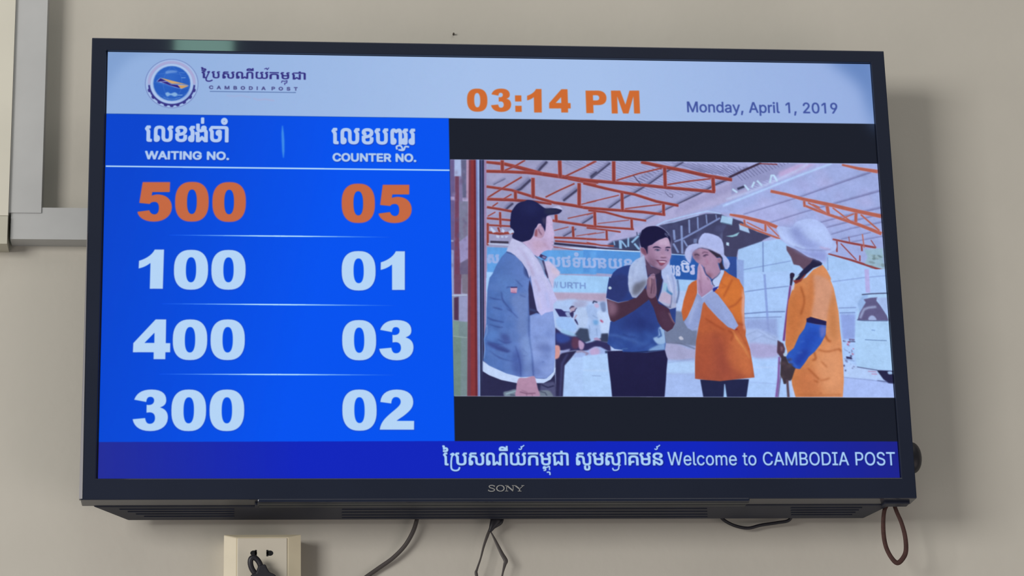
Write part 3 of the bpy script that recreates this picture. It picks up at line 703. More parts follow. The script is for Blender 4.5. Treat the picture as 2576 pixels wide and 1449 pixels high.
for o, col, dil, sf in ((1.0, (12, 20, 110), 4.4, 1.3), (0, (170, 208, 246), 2.5, 0.6)):
    for s, x0, x1 in (('ៃ', 103, 160), ('ប', 232, 356), ('ស', 380, 543), ('ណី', 565, 792), ('យ', 820, 985), ('ក', 1012, 1115), ('ម', 1135, 1252),
                      ('ជា', 1272, 1437), ('សូ', 1520, 1682), ('ម', 1695, 1812), ('ស', 1832, 1990), ('គ', 2078, 2180), ('ម', 2196, 2312), ('ន', 2337, 2440)):
        tk(s, x0, x1, col, o, dil, sf)
    q = o * 4.2
    L = lambda pts, w=19: line(TK, [(a + q, b + q) for a, b in pts], w, col, soft=sf, sm=True)
    L([(182, 186), (208, 172), (216, 184), (200, 200), (192, 240), (190, 310), (200, 342), (234, 354), (268, 345), (280, 318)])
    L([(908, 122), (925, 130), (938, 118), (932, 100), (945, 100), (966, 84)], 13)
    L([(2350, 122), (2367, 130), (2380, 118), (2374, 100), (2388, 98), (2408, 82)], 13)
    L([(1172, 352), (1192, 350), (1190, 330), (1170, 332), (1176, 312), (1205, 320), (1232, 308), (1236, 350)], 15)
    L([(1206, 372), (1236, 372), (1240, 402)], 15)
    L([(1905, 325), (1915, 348), (1945, 350), (1968, 335), (1974, 300), (1990, 295)], 15)
    L([(1975, 180), (2010, 165), (2038, 182), (2042, 296)], 21)
    text('Welcome to CAMBODIA POST', (1680.5 + o, 1170.2 + o), (2253 + o, 1170.4 + o), 65, col, bold=dil - 1.2, soft=sf)

# header logo: ringed globe with an arrow-like bird, and its lettering
L5 = frame(340, 130, 5.6)
PK, NV = (168, 160, 205), (52, 48, 128)


def arc(cx, cy, rx, ry, a0, a1, w, col, soft=0.7, alpha=1.0, n=30):
    t = np.radians(np.linspace(a0, a1, n))
    line(L5, np.c_[cx + rx * np.cos(t), cy + ry * np.sin(t)], w, col, soft, alpha)


arc(515, 450, 372, 342, 0, 360, 7, (96, 104, 168), 0.8, 0.8, 60)
arc(515, 450, 350, 325, 0, 360, 16, (178, 200, 236), 1.2, 0.7, 60)
arc(515, 450, 318, 300, 178, 362, 42, (176, 164, 208), 2.0, 0.75)
arc(515, 450, 320, 298, 4, 176, 24, NV, 0.8, 0.95)
for a in (18, 38, 58, 75, 90, 105, 122, 142, 162):
    r = math.radians(a)
    ell(L5, 515 + 336 * math.cos(r), 450 + 314 * math.sin(r), 26, 17, NV, 0.8, 0.95, r + math.pi / 2)
arc(515, 450, 283, 265, 0, 360, 26, (178, 200, 236), 1.0, 0.95, 60)
ell(L5, 517, 447, 259, 243, (38, 92, 190), 1.2)
ell(L5, 480, 360, 120, 90, (62, 118, 206), 14, 0.5)
ell(L5, 640, 560, 100, 90, (30, 78, 180), 12, 0.5)
for pts in ([(270, 430), (420, 470), (640, 520), (770, 500)], [(515, 205), (420, 330), (400, 500), (470, 680)], [(520, 210), (640, 330), (650, 520), (560, 685)],
            [(310, 320), (500, 300), (720, 340)], [(310, 600), (500, 640), (720, 590)]):
    line(L5, pts, 5, (92, 140, 214), 1.0, 0.55, sm=True)
blob(L5, [(430, 280), (500, 262), (580, 270), (585, 292), (500, 300), (440, 312)], (120, 160, 222), 1.6, 0.7)
line(L5, [(650, 368), (712, 366)], 7, (170, 205, 240), 1.0, 0.9)
line(L5, [(620, 293), (700, 300)], 6, (110, 155, 220), 1.0, 0.8)
poly(L5, [(300, 420), (355, 368), (430, 410), (505, 460), (640, 462), (760, 478), (650, 522), (560, 500), (430, 452)], (190, 200, 232), 1.6, 0.9)
poly(L5, [(312, 418), (355, 374), (440, 412), (318, 424)], (44, 34, 120), 0.9)
poly(L5, [(360, 424), (450, 424), (505, 462), (600, 470), (640, 505), (625, 514), (480, 470)], (44, 30, 124), 0.9)
poly(L5, [(362, 368), (470, 395), (600, 428), (755, 470), (620, 452), (515, 452), (440, 412)], (210, 166, 116), 0.9)
poly(L5, [(600, 470), (755, 480), (660, 520), (632, 508)], (206, 158, 100), 0.9)
blob(L5, [(425, 590), (460, 570), (500, 590), (560, 572), (600, 605), (560, 632), (500, 612), (455, 630)], (150, 190, 228), 1.4, 0.85)
line(L5, [(600, 612), (668, 612)], 7, (180, 215, 240), 1.0)
arc(517, 447, 240, 222, 60, 120, 7, (150, 180, 225), 1.0, 0.7)
for o, al in ((0, 1),):
    for s, x0, x1, yb in (('ៃ', 930, 1000, 370), ('ប', 1080, 1190, 372), ('ស', 1232, 1395, 376), ('ណី', 1425, 1665, 378), ('យ', 1700, 1872, 380), ('ក', 1895, 2022, 384),
                          ('ម', 2050, 2172, 386), ('ជា', 2212, 2400, 390)):
        text(s, (340 + x0 / 5.6, 130 + yb / 5.6), (340 + x1 / 5.6, 130 + (yb + 2) / 5.6), 53, (50, 46, 124), bold=1.4, soft=0.8)
line(L5, [(1015, 290), (1045, 280), (1030, 310), (1000, 380), (1010, 410), (1050, 415), (1090, 400)], 17, (50, 46, 124), 0.8, sm=True)
line(L5, [(1820, 245), (1850, 232), (1860, 255), (1885, 225)], 11, (50, 46, 124), 0.8)
line(L5, [(2060, 440), (2070, 412), (2110, 418), (2140, 408), (2135, 440), (2105, 445), (2108, 470)], 12, (58, 56, 130), 0.8)
text([(c, i * 420, 0, 1) for i, c in enumerate('CAMBOD|A')] + [(c, (i + 9) * 420 - 150, 0, 1) for i, c in enumerate('POST')],
     (340 + 1045 / 5.6, 130 + 524 / 5.6), (340 + 2285 / 5.6, 130 + 548 / 5.6), 15.5, (66, 66, 124), bold=1.6, soft=0.7, alpha=0.9)
poly(L5, [(1052, 556), (2265, 572), (2265, 579), (1052, 563)], (58, 84, 140), 0.7)
line(L5, [(1290, 618), (1400, 630), (1480, 614), (1560, 632), (1640, 640)], 13, (166, 172, 212), 2.0, 0.7)
line(L5, [(1660, 655), (1740, 680), (1830, 668), (1960, 690)], 16, (172, 170, 208), 2.0, 0.8)

# -- the film still: four people greeting under a workshop roof ----------------
VID = [(1132, 401), (1660, 405.8), (2207, 412), (2229, 706), (2250.5, 1000), (1700, 998.6), (1142, 996.5), (1136, 700)]
CLIP = np.zeros((TH, TW), np.float32)
_r = raster([H(VID)])
_v = CLIP[_r[1]:_r[1] + _r[2].shape[0], _r[0]:_r[0] + _r[2].shape[1]]
_v[:] = _r[2][:_v.shape[0], :_v.shape[1]]
VCLIP = CLIP
# blotches of tone used to keep large areas from looking flat
def mottle(fr, x0, y0, x1, y1, n, size, cols, alpha, soft, seed=1, el=1.6, rot=0.3):
    r = random.Random(seed)
    for i in range(n):
        ell(fr, r.uniform(x0, x1), r.uniform(y0, y1), size * r.uniform(.5, 1.3) * el, size * r.uniform(.5, 1.2), r.choice(cols), soft, alpha, rot + r.uniform(-.3, .3))


poly(ID, [(1120, 395), (2260, 395), (2270, 1010), (1120, 1010)], ((154, 154, 192), (168, 176, 228), (1300, 500), (2100, 500)), 0)
# lower background: pale wall, floor
poly(ID, [(1200, 700), (2260, 690), (2270, 1010), (1200, 1010)], ((176, 196, 238), (172, 200, 246), (1300, 800), (2200, 900)), 0)

# corrugated ceiling on the left
mottle(A, 500, 60, 1776, 900, 60, 50, [(142, 144, 180), (172, 170, 204), (150, 148, 190)], 0.4, 8, 2)
for k in range(26):
    x = -340 + k * 78
    line(B, [(x, 70), (x + 1050, 470)], 7, (104, 108, 150), 0.9, 0.5)
poly(B, [(1060, 560), (1690, 300), (1870, 170), (1870, 500), (1360, 620), (900, 790), (560, 900), (380, 1000), (520, 880), (930, 700), (905, 650)], ((164, 158, 202), (182, 176, 220), (900, 700), (1600, 400)) if False else (170, 168, 210), 3)
poly(B, [(1060, 590), (1700, 320), (1870, 230), (1870, 330), (1450, 520), (1000, 700)], (150, 148, 192), 5, 0.7)
# deep corrugations nearer the rafters
for k in range(15):
    t = k / 14
    line(B, [(980 + 60 * k, 85 + 4 * k), (1330 + 45 * k, 200 + 6 * k)], 8, (84, 86, 128), 1.0, 0.65)
for k in range(9):
    line(B, [(640 + 32 * k, 330 - 22 * k), (560 + 32 * k, 290 - 22 * k)], 9, (70, 72, 110), 1.0, 0.6)
    line(B, [(1230 + 60 * k, 440 - 36 * k), (1150 + 60 * k, 400 - 36 * k)], 6, (92, 92, 134), 1.0, 0.5)
PUR = (60, 58, 88)
for fr, pts, w in ((B, [(20, 270), (120, 190), (250, 85)], 34), (B, [(230, 620), (370, 520), (540, 432), (720, 322), (890, 200), (1110, 75)], 26),
                   (B, [(640, 765), (740, 712), (940, 615), (1060, 558), (1310, 440), (1480, 345), (1700, 250), (1880, 145)], [14, 16, 20, 22, 26, 30, 34, 36]),
                   (A, [(800, 430), (880, 390), (1000, 280)], 50), (A, [(1080, 190), (1120, 140), (1190, 70)], 50), (A, [(700, 640), (740, 600), (790, 560)], 40),
                   (A, [(1380, 530), (1470, 460), (1560, 390)], 44), (A, [(1700, 250), (1776, 190)], 40), (A, [(1600, 800), (1680, 750), (1740, 710)], 26),
                   (A, [(1380, 950), (1450, 910), (1530, 860)], 22), (A, [(560, 340), (700, 270)], 12)):
    line(fr, pts, np.asarray(w) * 1.25, (108, 110, 150), 3.0, 0.7)
    line(fr, [(a + 8, b + 8) for a, b in pts], np.asarray(w) * 0.55, PUR, 1.4, 0.92)
# pale ceiling on the right
poly(C, [(-250, 640), (300, 390), (1210, 100), (1720, 100), (1820, 1400), (1100, 1200), (450, 830), (0, 690), (-300, 660)], ((170, 180, 232), (158, 172, 224), (300, 600), (1600, 400)), 2)
poly(C, [(0, 690), (450, 500), (900, 700), (500, 830)], (172, 178, 228), 8, 0.8)
mottle(C, 200, 200, 1650, 900, 40, 60, [(176, 186, 238), (164, 166, 218), (178, 176, 224)], 0.35, 9, 5)
for pts, w in (([(140, 695), (480, 590), (860, 470), (1330, 305), (1640, 200)], [10, 12, 18, 26, 30]), ([(440, 795), (860, 665), (1200, 570), (1740, 420)], [10, 14, 22, 30]),
               ([(1040, 790), (1350, 710), (1760, 615)], [14, 20, 30]), ([(1110, 850), (1330, 795), (1770, 690)], [14, 18, 26]), ([(1170, 930), (1400, 862), (1770, 785)], [12, 14, 18]),
               ([(1290, 985), (1640, 905)], 10), ([(1410, 1020), (1780, 950)], 12)):
    line(C, pts, w, (122, 126, 176), 2.0, 0.75)
    line(C, [(a, b + 6) for a, b in pts], 5, (92, 94, 140), 1.0, 0.6)
# corrugated strip and its light edge at the ridge
poly(C, [(0, 250), (330, 100), (780, 100), (500, 260), (200, 380), (0, 470)], (146, 150, 196), 2)
for k in range(17):
    line(C, [(20 + 40 * k, 190 - 9 * k), (130 + 36 * k, 300 - 13 * k)], 7, (84, 86, 128), 0.9, 0.7)
line(C, [(-30, 265), (150, 180), (350, 90)], 26, (60, 46, 68), 1.2)
line(C, [(330, 100), (540, 110)], 14, (120, 52, 56), 1.2)
poly(C, [(560, 200), (780, 110), (1000, 100), (800, 200), (560, 270)], (190, 166, 212), 4, 0.8)
line(C, [(-60, 520), (200, 440), (500, 310), (760, 190), (900, 105)], 26, (186, 198, 240), 3, 0.9)
line(C, [(-100, 600), (0, 560), (400, 400), (800, 240), (1180, 100)], 24, (178, 206, 250), 2, 0.95)
for pts in ([(150, 350), (205, 415)], [(240, 380), (270, 315)], [(300, 300), (360, 360)], [(450, 330), (470, 240), (500, 240), (540, 310)], [(10, 400), (70, 440)]):
    line(C, pts, 24, (184, 214, 244), 1.2)
line(C, [(70, 400), (150, 370)], 28, (56, 60, 90), 1.4)

# dark structure in the middle
poly(B, [(830, 830), (1000, 790), (1380, 690), (1550, 690), (1870, 860), (2080, 960), (1990, 1080), (1740, 1130), (1700, 1215), (1600, 1205), (980, 1168), (960, 1000), (900, 880)], ((92, 100, 144), (64, 66, 102), (1000, 800), (1700, 1000)), 1.6)
mottle(B, 950, 800, 1700, 1120, 40, 36, [(74, 78, 118), (104, 112, 156), (58, 60, 96)], 0.5, 4, 9, rot=-.3)
poly(C, [(0, 740), (120, 780), (300, 900), (480, 950), (420, 975), (330, 1020), (80, 1100), (60, 1210), (-120, 1210), (-100, 900)], ((76, 76, 112), (66, 66, 100), (0, 800), (300, 1000)), 1.5)
LB = (136, 156, 208)
line(B, [(1010, 1020), (1100, 990), (1300, 880), (1550, 740)], 22, (124, 140, 192), 1.2)
line(B, [(800, 830), (900, 780), (1150, 715), (1400, 660), (1560, 690)], 16, (170, 196, 240), 1.2)
line(B, [(880, 805), (1000, 790), (1300, 705)], 9, (170, 196, 240), 1.2)
for pts, w in (([(1095, 830), (1105, 1160)], 26), ([(1005, 880), (1015, 1000)], 26), ([(1185, 760), (1190, 920)], 20), ([(1285, 730), (1290, 870)], 18), ([(1385, 700), (1395, 810)], 15),
               ([(1000, 1040), (1060, 1150)], 24), ([(1120, 1000), (1165, 1075)], 20), ([(1500, 700), (1510, 760)], 12)):
    line(B, pts, w, LB, 1.2, 0.9)
poly(B, [(1570, 710), (1700, 740), (1690, 825), (1550, 790)], (160, 196, 232), 1.2)
poly(B, [(1575, 790), (1690, 815), (1690, 828), (1555, 800)], (84, 110, 140), 1.0, 0.7)
poly(B, [(1770, 810), (1870, 830), (1900, 920), (1780, 880)], (166, 194, 232), 1.4)
poly(B, [(1615, 955), (1700, 940), (1780, 905), (1750, 950), (1690, 965)], (140, 186, 206), 1.2)
poly(B, [(1622, 1025), (1655, 1030), (1655, 1070), (1622, 1060)], (176, 206, 232), 1.0)
poly(B, [(1240, 985), (1280, 985), (1275, 1035), (1235, 1035)], (110, 124, 170), 1.2)
# small struts left of the head
poly(B, [(230, 990), (330, 1000), (480, 960), (620, 900), (600, 1140), (230, 1080)], (58, 68, 104), 2)
for pts, w in (([(375, 1000), (380, 1120)], 34), ([(390, 1010), (450, 1085)], 20), ([(470, 960), (470, 1080)], 22), ([(590, 950), (510, 1030)], 26), ([(540, 1040), (600, 1110)], 26), ([(300, 1010), (310, 1060)], 14), ([(330, 985), (600, 930)], 16)):
    line(B, pts, w, (142, 184, 226), 1.2)
poly(B, [(380, 880), (600, 830), (620, 900), (560, 960), (300, 1010), (230, 1050), (0, 1030), (0, 1005), (230, 1000)], (170, 168, 212), 3)
line(B, [(570, 905), (575, 950)], 9, (50, 56, 90), 1.2)

# trusses
RB, RL, RD = (150, 66, 58), (178, 88, 76), (110, 50, 56)


def truss(fr, pts, w, col=RB):
    w = np.asarray(w, float)
    line(fr, pts, w * 1.12, (196, 150, 176), 1.4, 0.55)
    line(fr, pts, w, col, 1.0)
    line(fr, [(a, b + np.max(w) * 0.22) for a, b in pts], w * 0.34, RD, 1.4, 0.6)


def bars(fr, seq):
    for pts, w in seq:
        truss(fr, pts, w)


bars(A, [([(480, 82), (700, 105), (900, 155), (1140, 222), (1420, 262), (1800, 318)], [30, 40, 44, 48, 48, 44]), ([(480, 190), (740, 196), (960, 206), (1140, 224)], 36),
         ([(670, 60), (672, 190)], 40), ([(1345, 50), (1352, 262)], 44), ([(1400, 255), (1600, 160), (1776, 72)], 18), ([(700, 180), (820, 130), (940, 60)], 18),
         ([(1440, 280), (1776, 350)], 20), ([(485, 370), (780, 412), (1000, 480), (1280, 560), (1500, 592), (1776, 642)], [30, 30, 32, 34, 36, 32]),
         ([(1575, 330), (1575, 592)], 42), ([(1032, 268), (1034, 505)], 42), ([(1180, 495), (1340, 415), (1520, 335)], 17), ([(500, 500), (700, 375), (900, 258)], 18),
         ([(490, 518), (800, 528), (1080, 552), (1250, 575)], [34, 36, 30, 24]), ([(825, 425), (826, 520)], 36), ([(680, 520), (780, 460)], 14),
         ([(490, 612), (640, 636), (790, 664)], 28), ([(555, 605), (620, 560)], 14), ([(490, 742), (640, 755), (780, 768)], 24), ([(645, 670), (650, 850)], 26), ([(500, 720), (590, 670)], 12),
         ([(490, 822), (780, 838)], 20), ([(500, 800), (500, 1060)], 26), ([(500, 908), (640, 925), (800, 912)], 30), ([(620, 850), (640, 905)], 22),
         ([(1260, 770), (1400, 790), (1776, 846)], 30), ([(1302, 700), (1306, 780)], 34), ([(1755, 655), (1760, 835)], 30), ([(1440, 745), (1740, 680)], 11), ([(1600, 580), (1776, 540)], 12),
         ([(1280, 970), (1480, 975), (1776, 992)], 22), ([(1500, 840), (1508, 965)], 28), ([(1280, 888), (1450, 845)], 9), ([(1540, 952), (1776, 915)], 8), ([(1290, 1010), (1776, 1050)], 20)])
for q in ([(540, 845), (600, 905), (560, 915), (530, 870)], [(670, 860), (700, 890), (690, 915), (665, 905)], [(740, 900), (800, 870), (815, 905), (760, 930)], [(600, 940), (640, 950), (630, 978), (600, 965)],
          [(700, 950), (745, 955), (710, 978)], [(655, 948), (690, 952), (680, 975), (655, 970)], [(500, 1035), (750, 1048), (748, 1066), (500, 1048)]):
    poly(A, q, (188, 202, 234), 1.2)
line(A, [(530, 1020), (745, 1028)], 26, (58, 52, 74), 1.2)
line(A, [(1280, 1040), (1500, 1062), (1776, 1090)], 26, (48, 48, 78), 1.2)
line(A, [(1330, 1090), (1560, 1098), (1800, 1110)], 17, (190, 214, 246), 1.0)
line(A, [(1260, 1078), (1640, 1130)], 12, (150, 70, 76), 1.2)
bars(B, [([(-100, 290), (280, 322), (660, 355), (920, 382), (1490, 432)], [40, 38, 36, 38, 36]), ([(620, 80), (880, 138), (1110, 180), (1400, 245), (1690, 292)], [40, 42, 42, 44, 40]),
         ([(298, 70), (300, 315)], 42), ([(897, 140), (905, 375)], 40), ([(1465, 262), (1475, 430)], 42), ([(330, 298), (600, 215), (870, 152)], 16), ([(930, 348), (1200, 305), (1440, 278)], 16), ([(-20, 125), (80, 72)], 18),
         ([(-60, 330), (200, 392), (380, 432), (540, 462), (800, 545), (1060, 595)], 32), ([(-60, 618), (380, 652), (640, 670), (905, 702)], 32), ([(395, 440), (402, 655)], 36), ([(883, 575), (886, 705)], 34),
         ([(430, 632), (640, 605), (860, 580)], 13), ([(-20, 562), (360, 472)], 12),
         ([(0, 650), (200, 672), (430, 735), (680, 772)], 24), ([(-20, 830), (230, 850), (535, 872)], 24), ([(75, 665), (82, 835)], 30), ([(508, 755), (514, 872)], 30), ([(110, 806), (480, 765)], 8), ([(-20, 705), (60, 680)], 8),
         ([(-20, 856), (200, 880), (380, 905)], 18), ([(-20, 990), (232, 995)], 17), ([(214, 880), (218, 998)], 24), ([(-10, 938), (190, 908)], 7), ([(-20, 1030), (150, 1062), (300, 1070)], 16)])
line(B, [(-10, 1080), (200, 1100), (600, 1128)], 18, (52, 46, 78), 1.2)
line(B, [(530, 240), (620, 350)], 9, (70, 62, 90), 1.0)
line(B, [(900, 430), (940, 480), (985, 500), (990, 470), (950, 455)], 6, (90, 86, 120), 1.0, sm=True)
RL2 = (176, 98, 84)
for pts, w in (([(460, 425), (640, 462), (850, 520), (1180, 590), (1500, 665), (1760, 720)], [36, 36, 40, 46, 46, 48]), ([(1300, 115), (1500, 160), (1720, 195)], [24, 36, 44]),
               ([(850, 590), (1000, 650), (1200, 720), (1500, 820), (1765, 925)], [26, 30, 34, 40, 44]), ([(855, 540), (860, 610)], 28), ([(1125, 600), (1140, 700)], 40), ([(1465, 680), (1462, 790)], 36),
               ([(900, 560), (1110, 680)], 18), ([(1190, 620), (1400, 780)], 18), ([(1520, 700), (1740, 890)], 20), ([(950, 580), (1040, 620)], 20), ([(1300, 750), (1440, 690)], 14),
               ([(-20, 700), (140, 728), (420, 800), (540, 850)], [24, 40, 44, 40]), ([(100, 810), (260, 870), (420, 930), (570, 985)], 22), ([(150, 760), (160, 830)], 22), ([(400, 810), (400, 900)], 26), ([(180, 790), (380, 890)], 14), ([(420, 820), (560, 960)], 14),
               ([(1190, 990), (1400, 1035), (1700, 1090)], [20, 26, 26]), ([(1240, 1010), (1240, 1140)], 18), ([(1285, 1040), (1470, 1235)], 13), ([(1530, 1060), (1535, 1130)], 20), ([(1510, 1180), (1510, 1250)], 15),
               ([(1130, 1160), (1400, 1230), (1820, 1370)], [14, 20, 28]), ([(1540, 930), (1560, 1090)], 12), ([(1380, 960), (1390, 1030)], 8), ([(1640, 1000), (1700, 1090)], 10)):
    line(C, pts, np.asarray(w) * 1.15, (206, 160, 180), 1.6, 0.5)
    line(C, pts, w, RL2 if pts[0][1] < 950 else (140, 66, 68), 1.1)

# back wall on the right and daylight gap
poly(C, [(80, 1110), (340, 1020), (560, 985), (900, 1200), (1130, 1160), (1400, 1235), (1820, 1380), (1860, 1560), (60, 1560)], ((146, 172, 226), (164, 198, 244), (100, 1200), (1700, 1300)), 1.5)
poly(C, [(1560, 1110), (1780, 1095), (1800, 1350), (1560, 1290), (1600, 1200)], (150, 182, 204), 2)
mottle(C, 1640, 1170, 1790, 1320, 16, 20, [(96, 118, 124), (120, 140, 150), (150, 178, 190)], 0.7, 1.6, 4)
line(C, [(1130, 1160), (1400, 1235), (1820, 1372)], [14, 20, 28], (138, 66, 70), 1.1)
for pts, w in (([(370, 1020), (375, 1500)], 14), ([(80, 1360), (700, 1245)], 8), ([(60, 1200), (70, 1460)], 18), ([(1130, 1200), (1140, 1500)], 8)):
    line(C, pts, w, (96, 116, 176), 1.4, 0.7)
poly(F, [(-400, -10), (1700, -60), (1770, 1420), (-400, 1420)], ((154, 180, 236), (168, 200, 248), (100, 200), (1500, 500)), 0)
poly(F, [(-300, -200), (50, -160), (50, 420), (-200, 600), (-600, 700)], (140, 164, 220), 2)
for pts, w, c in (([(60, 200), (300, 165), (560, 135)], 9, (92, 112, 168)), ([(50, 450), (300, 430), (520, 425)], 12, (86, 104, 160)), ([(50, 498), (480, 485)], 9, (96, 112, 164)), ([(285, 0), (330, 640)], 26, (128, 150, 212)),
                  ([(1060, 85), (1400, 40), (1680, 15)], 9, (120, 142, 200)), ([(1130, 385), (1330, 378)], 9, (104, 124, 180)), ([(1140, 440), (1320, 436)], 11, (96, 116, 176)), ([(1450, -60), (1465, 210)], 52, (178, 166, 222))):
    line(F, pts, w, c, 1.4, 0.8)
poly(F, [(60, 510), (430, 500), (440, 740), (60, 620)], (142, 158, 212), 5, 0.8)
poly(F, [(1150, 455), (1320, 455), (1315, 740), (1180, 745)], (142, 164, 226), 3)
# left strip behind the door post
for fr, pts, c in ((A, [(40, 40), (115, 40), (110, 1449), (40, 1449)], (104, 92, 140)), (A, [(108, 50), (190, 50), (185, 250), (108, 250)], (168, 184, 226)), (A, [(115, 250), (165, 250), (180, 1449), (105, 1449)], (112, 66, 92)),
                   (A, [(165, 250), (205, 250), (205, 960), (165, 1000)], (128, 118, 160)), (A, [(185, 50), (250, 50), (250, 500), (205, 500)], (98, 100, 134)), (A, [(250, 50), (278, 50), (282, 1449), (250, 1449)], (176, 146, 176)),
                   (A, [(165, 540), (268, 540), (268, 980), (165, 1040)], (122, 124, 152)), (A, [(165, 1020), (270, 940), (272, 1215), (175, 1270)], (150, 144, 190)), (A, [(175, 1270), (272, 1215), (280, 1449), (175, 1449)], (104, 96, 128)),
                   (A, [(45, 1110), (100, 1120), (100, 1449), (48, 1449)], (146, 160, 206)), (A, [(45, 490), (110, 490), (110, 530), (45, 530)], (170, 160, 204)), (A, [(205, 505), (268, 505), (268, 545), (205, 540)], (176, 168, 206)),
                   (A, [(45, 1000), (100, 1000), (95, 1018), (45, 1018)], (170, 180, 210))):
    poly(fr, pts, c, 1.6)
mottle(A, 60, 100, 260, 1400, 50, 26, [(92, 80, 116), (140, 130, 170), (112, 90, 120)], 0.4, 3, 12, el=.7)
for pts, c in (([(60, 0), (100, 0), (100, 235), (60, 235)], (146, 158, 206)), ([(100, 0), (185, 0), (180, 225), (100, 225)], (108, 72, 98)), ([(185, 0), (265, 0), (265, 225), (190, 215)], (122, 116, 136)),
               ([(65, 240), (265, 232), (262, 560), (90, 560)], (140, 150, 180)), ([(100, 265), (155, 255), (155, 525), (100, 520)], (80, 52, 80)), ([(158, 250), (265, 240), (262, 540), (158, 530)], (148, 152, 192)),
               ([(92, 530), (262, 545), (262, 1392), (88, 1392)], (118, 138, 144)), ([(92, 700), (180, 715), (175, 1392), (90, 1392)], (112, 136, 130)), ([(92, 530), (155, 535), (155, 705), (92, 700)], (122, 148, 142))):
    poly(D, pts, c, 1.6)
line(D, [(65, 240), (250, 236)], 12, (186, 200, 226), 1.2)
line(D, [(90, 705), (250, 722)], 9, (150, 170, 172), 1.2)
# door post and sliding frame
P = lambda x0, x1, X0, X1, c, s=1.0: poly(ID, [(x0, 396), (x1, 396), (X1, 1002), (X0, 1002)], c, s)
P(1180, 1197, 1176, 1202, (132, 54, 58), 1.2)
P(1180, 1184, 1176, 1184, (112, 58, 76), 1.5)
P(1192, 1197, 1196, 1202, (104, 40, 50), 1.5)
P(1197, 1201, 1202, 1206.5, (112, 124, 180))
P(1201, 1206, 1206, 1209, (150, 172, 220))
P(1206, 1218, 1208, 1219, (40, 44, 78))
P(1210, 1213, 1212, 1215, (74, 82, 128), 0.8)
P(1218, 1223.5, 1218, 1222, (152, 128, 168))

# banner
poly(A, [(492, 1082), (760, 1092), (1250, 1118), (1776, 1120), (1776, 1400), (492, 1390)], ((104, 156, 224), (92, 160, 226), (600, 1200), (1700, 1200)), 1.2)
poly(B, [(-60, 1112), (300, 1124), (610, 1142), (620, 1420), (-60, 1380)], ((96, 158, 226), (84, 146, 218), (0, 1200), (600, 1200)), 1.2)
poly(A, [(1700, 1125), (1776, 1130), (1776, 1400), (1700, 1400)], (96, 158, 226), 3)
poly(B, [(960, 1165), (1230, 1182), (1740, 1200), (1740, 1500), (960, 1470)], ((46, 106, 190), (40, 88, 168), (960, 1300), (1700, 1300)), 1.2)
poly(B, [(-60, 1098), (610, 1128), (610, 1142), (-60, 1112)], (186, 214, 246), 0.8)
poly(B, [(970, 1160), (1150, 1172), (1150, 1184), (970, 1174)], (150, 186, 232), 0.8)
poly(B, [(1655, 1200), (1740, 1200), (1745, 1460), (1655, 1460)], (48, 76, 150), 1.2)
poly(K, [(30, 560), (2600, 660), (2600, 960), (30, 940)], ((150, 190, 244), (162, 206, 246), (300, 700), (2000, 800)), 1.2)
poly(E, [(980, 55), (1240, 68), (1240, 190), (980, 190)], (158, 196, 240), 1.2)
text('ស', (1228, 661), (1254, 661), 62, (158, 176, 226), bold=5, soft=1.2, alpha=0.85)
for o, col, b, al in ((1.2, (86, 130, 205), 5, 0.4), (0, (178, 190, 232), 3.6, 0.75)):
    text('េសវា'.replace('េ', 'ែ') if False else 'លែថទាំយានយន្ត'.replace('ែ', 'េ').replace('្ត', ''), (1378 + o, 670 + o), (1590 + o, 676 + o), 74, col, bold=b, soft=1.1, alpha=al)
text('យន', (1681, 692), (1711, 694), 78, (184, 196, 234), bold=3.5, soft=1.2)
text('ច', (1714, 684), (1734, 685), 70, (184, 196, 234), bold=3.5, soft=1.0)
text('រ', (1737, 690), (1748, 690), 72, (180, 186, 230), bold=3.5, soft=1.0)
line(Q, [(130, 870), (190, 830), (280, 870), (290, 895), (140, 890)], 26, (196, 206, 238), 1.0)
text('W', (1390, 724), (1404, 724), 30, (132, 160, 212), bold=1.6, soft=1.0, alpha=0.8)
text('URTH', (1410, 724), (1473, 726), 28, (118, 148, 204), bold=2.0, soft=1.0, alpha=0.9)
poly(K, [(1280, 950), (2320, 975), (2310, 1170), (1280, 1120)], ((176, 160, 190), (186, 184, 222), (1800, 960), (1800, 1120)), 2.5)
poly(K, [(1300, 1100), (1900, 1110), (2300, 1160), (2300, 1260), (1300, 1260)], (176, 190, 228), 4)
blob(K, [(1450, 1180), (1560, 1090), (1760, 1100), (1700, 1180), (1560, 1220)], (168, 196, 240), 4)

# far people and vehicles between the first two figures
poly(J, [(110, 150), (1330, 170), (1400, 650), (1350, 1200), (110, 1200)], ((176, 190, 226), (170, 196, 240), (400, 200), (900, 700)), 4, 0.85)
blob(J, [(560, 180), (760, 150), (900, 190), (800, 300), (600, 320)], (164, 168, 204), 5, 0.9)
poly(J, [(140, 330), (290, 345), (350, 390), (480, 400), (490, 520), (250, 515)], (50, 50, 108), 1.2)
blob(J, [(380, 420), (470, 410), (500, 500), (430, 515)], (150, 170, 214), 1.6)
blob(J, [(475, 330), (520, 270), (590, 280), (560, 320), (500, 345)], (70, 60, 96), 1.4)
blob(J, [(500, 320), (600, 300), (640, 330), (560, 430), (500, 420)], (176, 160, 186), 1.8)
line(J, [(650, 315), (610, 350), (600, 390), (540, 400)], 20, (46, 42, 90), 1.2)
blob(J, [(480, 440), (560, 400), (570, 470), (540, 540)], (52, 48, 94), 1.4)
blob(J, [(200, 530), (500, 540), (580, 640), (640, 760), (560, 860), (300, 800), (190, 700)], (156, 192, 244), 2.2)
blob(J, [(640, 330), (760, 300), (880, 360), (900, 560), (860, 740), (760, 770), (680, 720), (660, 600), (600, 500)], (178, 200, 238), 2.2)
